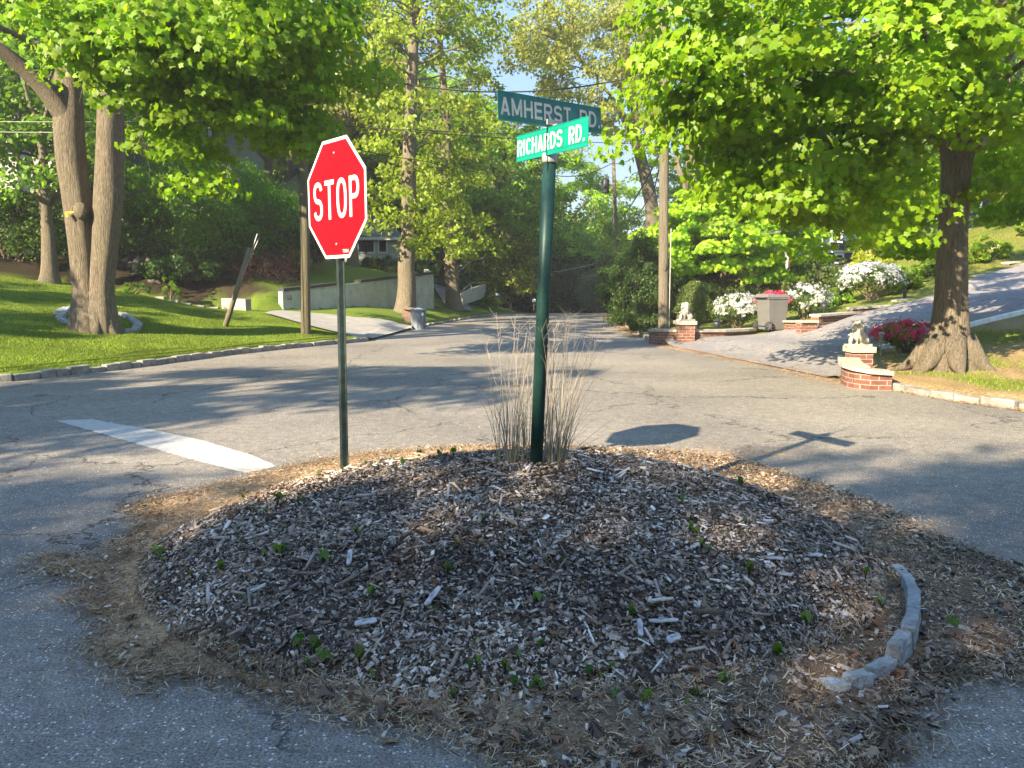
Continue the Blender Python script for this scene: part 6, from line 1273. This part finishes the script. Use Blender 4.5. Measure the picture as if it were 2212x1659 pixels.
for nm_, lo_, hi_ in (('along the crest of the mulch mound', 0, 1030), ('in the row just below the crest of the mound', 1030, 1125), ('across the upper slope of the mound', 1125, 1205), ('across the middle of the mound', 1205, 1300), ('across the lower slope of the mound', 1300, 1415), ('near the front foot of the mound', 1415, 1459), ('in the front row of the mound', 1459, 1600)):
    idx = sorted([i for i, p in enumerate(SL) if lo_ <= p[1] < hi_], key=lambda i: SL[i][0])
    for k, i in enumerate(idx): SLAB[i] = 'green seedling %s, %s from the left' % (nm_, NTH[k])
for i_, (px, py) in enumerate(SL):
    Yv = np.linspace(2.0, 6.4, 600); dx, dy, dz = ray(px, py + 6); xs_ = dx / dy * Yv; zs_ = H + dz / dy * Yv; hit = zs_ < np.maximum(mound(xs_, Yv), 0.01); k = int(np.argmax(hit)) if hit.any() else -1
    if k < 0: xs_[k] = dx / dy * 5.6; Yv[k] = 5.6
    s = rs.uniform(.4, 1.0); r = empty('seedling', (xs_[k], Yv[k], max(float(mound(xs_[k], Yv[k])), 0) + .01), (0, 0, rs.uniform(0, 6.28)), SLAB[i_], 'seedling', GSd); r.scale = (s, s, s)
    q = i_ % 4; link('leaves', protos[q][0], M['leaf'], r); link('stem', stem_me[q], M['leaf'], r)

# dry ornamental grass clumps either side of the street-name post
def grass_clump(label, px, Y, n, seed, hmin, hmax, lean, spread, plume=20):
    x = xat(px, Y); z = float(mound(x, Y)); r = np.random.default_rng(seed); root = empty('ornamental_grass', (x, Y, z), (0, 0, 0), label, 'ornamental grass', 'dry grass clumps at the street-name post')
    V = []; Fc = []; Cl = []; k0 = 0; m_ = 9
    for i_ in range(n):
        a = r.uniform(0, 6.28); b0_ = np.array([math.cos(a) * 1.3, math.sin(a), 0]) * r.random() ** .5 * .07; hh = r.uniform(hmin, hmax) * (1 if r.random() < .75 else .55); out = abs(r.normal(0, spread)) + (.14 if r.random() < .2 else 0); a2 = a + r.normal(0, .7); dirv = np.array([math.cos(a2), math.sin(a2) * .6, 0]); bend = r.uniform(.2, 1) ** 2 * (1.0 if r.random() < .6 else .25)
        w_ = r.uniform(.0016, .0032); t = np.linspace(0, 1, m_); bend = bend * 1.3; zz = hh * (t - bend * .55 * t ** 4 * 1.0); rr_ = out * t ** 1.3 + bend * .30 * t ** 4 * hh + .0; P = b0_ + dirv[None] * rr_[:, None] + np.array([lean, 0, 0])[None] * (t[:, None] ** 1.5); P[:, 2] += zz; P[:, :2] += np.cumsum(r.normal(0, .003, (m_, 2)), 0)
        wv = w_ * (1 - .75 * t)[:, None]; sd = np.array([math.cos(a2 + 1.3), math.sin(a2 + 1.3), 0.0]); sd = sd * .6 + np.array([.8, 0, 0]) * (1 if r.random() < .5 else -1)
        V.append(np.stack([P - sd * wv, P + sd * wv], 1).reshape(-1, 3)); q = np.arange(m_ - 1)[:, None] * 2 + np.array([0, 1, 3, 2]); Fc.append(q + k0); k0 += 2 * m_
        c = np.array([(.30, .27, .21), (.38, .345, .28), (.21, .175, .13), (.25, .23, .18)][r.integers(0, 4)]) * math.exp(r.normal(0, .15)); cc = np.repeat(c[None], 2 * m_, 0); g_ = np.clip(1 - t * 3.2, 0, 1) * (.5 if r.random() < .35 else 0.1); g2 = np.repeat(g_, 2)[:, None]; cc = cc * (1 - g2) + np.array([.08, .13, .03]) * g2; Cl.append(cc)
    link('stalks', np_mesh('stalks', np.concatenate(V), np.concatenate(Fc), np.concatenate(Cl)), M['straw'], root)
    V = []; Fc = []; Cl = []; k0 = 0
    for i_ in range(plume):
        a = r.uniform(0, 6.28); b0_ = np.array([math.cos(a) * .05, math.sin(a) * .05, 0]); hh = r.uniform(hmax * .8, hmax * 1.02); tip = np.array([r.normal(lean * 1.2, .10), r.normal(0, .08), hh])
        for j in range(9):
            f0 = r.uniform(.72, .98); s0 = b0_ + (tip - b0_) * f0; e0 = s0 + np.array([r.normal(.03, .05), r.normal(0, .03), r.uniform(.03, .09)]); w_ = .0008
            V.append(np.array([s0 - [w_, 0, 0], s0 + [w_, 0, 0], e0 + [w_ * .5, 0, 0], e0 - [w_ * .5, 0, 0]])); Fc.append(np.array([[0, 1, 2, 3]]) + k0); k0 += 4; Cl.append(np.full((4, 3), 1.0) * [.44, .37, .29])
        w_ = .0011; V.append(np.array([b0_ - [w_, 0, 0], b0_ + [w_, 0, 0], tip + [w_ * .5, 0, 0], tip - [w_ * .5, 0, 0]])); Fc.append(np.array([[0, 1, 2, 3]]) + k0); k0 += 4; Cl.append(np.full((4, 3), 1.0) * [.44, .37, .29])
    link('seed_heads', np_mesh('seed_heads', np.concatenate(V), np.concatenate(Fc), np.concatenate(Cl)), M['straw'], root)
grass_clump('dry straw grass clump standing left of the street-name post', 1102, 4.72, 60, 1, .5, .92, .02, .07, 7)
grass_clump('dry straw grass clump arching right of the street-name post', 1200, 4.68, 95, 2, .45, .95, .08, .10, 16)
grass_clump('short green-based grass tuft hugging the back of the street-name post', 1146, 4.85, 45, 3, .5, .9, .02, .06, 5)

# turf blades on the two verges so that the lawns have a nap
def turf(name, n, seed, area, h, base, hgt):
    r = np.random.default_rng(seed); x, y = area(r, n); z = h(x, y); P = np.stack([x, y, z], -1); a = r.uniform(0, 6.28, n); w_ = r.uniform(.004, .009, n); hh = hgt * r.uniform(.5, 1.3, n); s = np.stack([np.cos(a), np.sin(a), 0 * a], -1); ln = r.normal(0, .35, (n, 3)) * [1, 1, 0]
    V = np.stack([P - s * w_[:, None], P + s * w_[:, None], P + (ln + [0, 0, 1]) * hh[:, None]], 1).reshape(-1, 3); c = np.repeat(np.array(base) * np.exp(r.normal(0, .22, (n, 1))) * (.75 + .5 * vnoise(x, y, .7, 30)[:, None]), 3, 0)
    o = link(name, np_mesh(name, V, np.arange(3 * n).reshape(-1, 3), c), M['blade']); o['kind'] = 'stuff'
def la(r, n):
    t = r.random(n) ** 1.3 * 17; s = r.random(n); bx = np.interp(s, np.linspace(0, 1, 9), [-19, -14, -11, -8.6, -7.7, -7.0, -6.3, -5.2, -4.4]); by = np.interp(s, np.linspace(0, 1, 9), [9.9, 10.9, 11.6, 12.9, 14.8, 16.8, 18.9, 21.1, 22.2]); x = bx - .5 * t; y = by + .87 * t; k = behindQ(x, y) < -.2; return np.where(k, x, bx - .1), np.where(k, y, by + .2)
turf('grass', 300000, 1, la, hL, (.17, .245, .03), .036)
def ra(r, n):
    x = r.uniform(6.2, 15, n); y = r.uniform(8, 17, n); k = (sdist(x, y, KR) > .15) & (y > np.interp(x, [5.5, 6.1, 6.5, 9, 14], [13, 10.7, 9.8, 8.3, 6])) & (vnoise(x, y, .9, 6) < .5) & (y < np.interp(x, [6, 8, 12, 20], [13, 15.8, 17.2, 19.5])); return np.where(k, x, 9.5), np.where(k, y, 12.5 + 0 * y)
turf('grass', 40000, 2, ra, hR, (.17, .23, .03), .045)
turf('grass', 60000, 3, lambda r, n: (lambda y: (np.interp(y, [22, 34], [13, 16]) + r.uniform(-5, 9, n), y))(r.uniform(24.8, 34, n)), hR, (.17, .20, .035), .06)

# the air: thin even haze round the whole scene, sky and distance outside lit through it
def haze(dens):
    b = MB(); b.box(-260, 260, -260, 260, -13.0, 36); o = b.build('haze', None); o['kind'] = 'stuff'
    m = bpy.data.materials.new('haze_air'); m.use_nodes = True; t = m.node_tree; t.nodes.remove(t.nodes['Principled BSDF']); v = t.nodes.new('ShaderNodeVolumePrincipled')
    v.inputs['Color'].default_value = (0.95, 0.96, 0.98, 1); v.inputs['Density'].default_value = dens; v.inputs['Anisotropy'].default_value = 0.0
    t.links.new(v.outputs[0], t.nodes['Material Output'].inputs['Volume']); o.data.materials.append(m)
haze(0.0010)
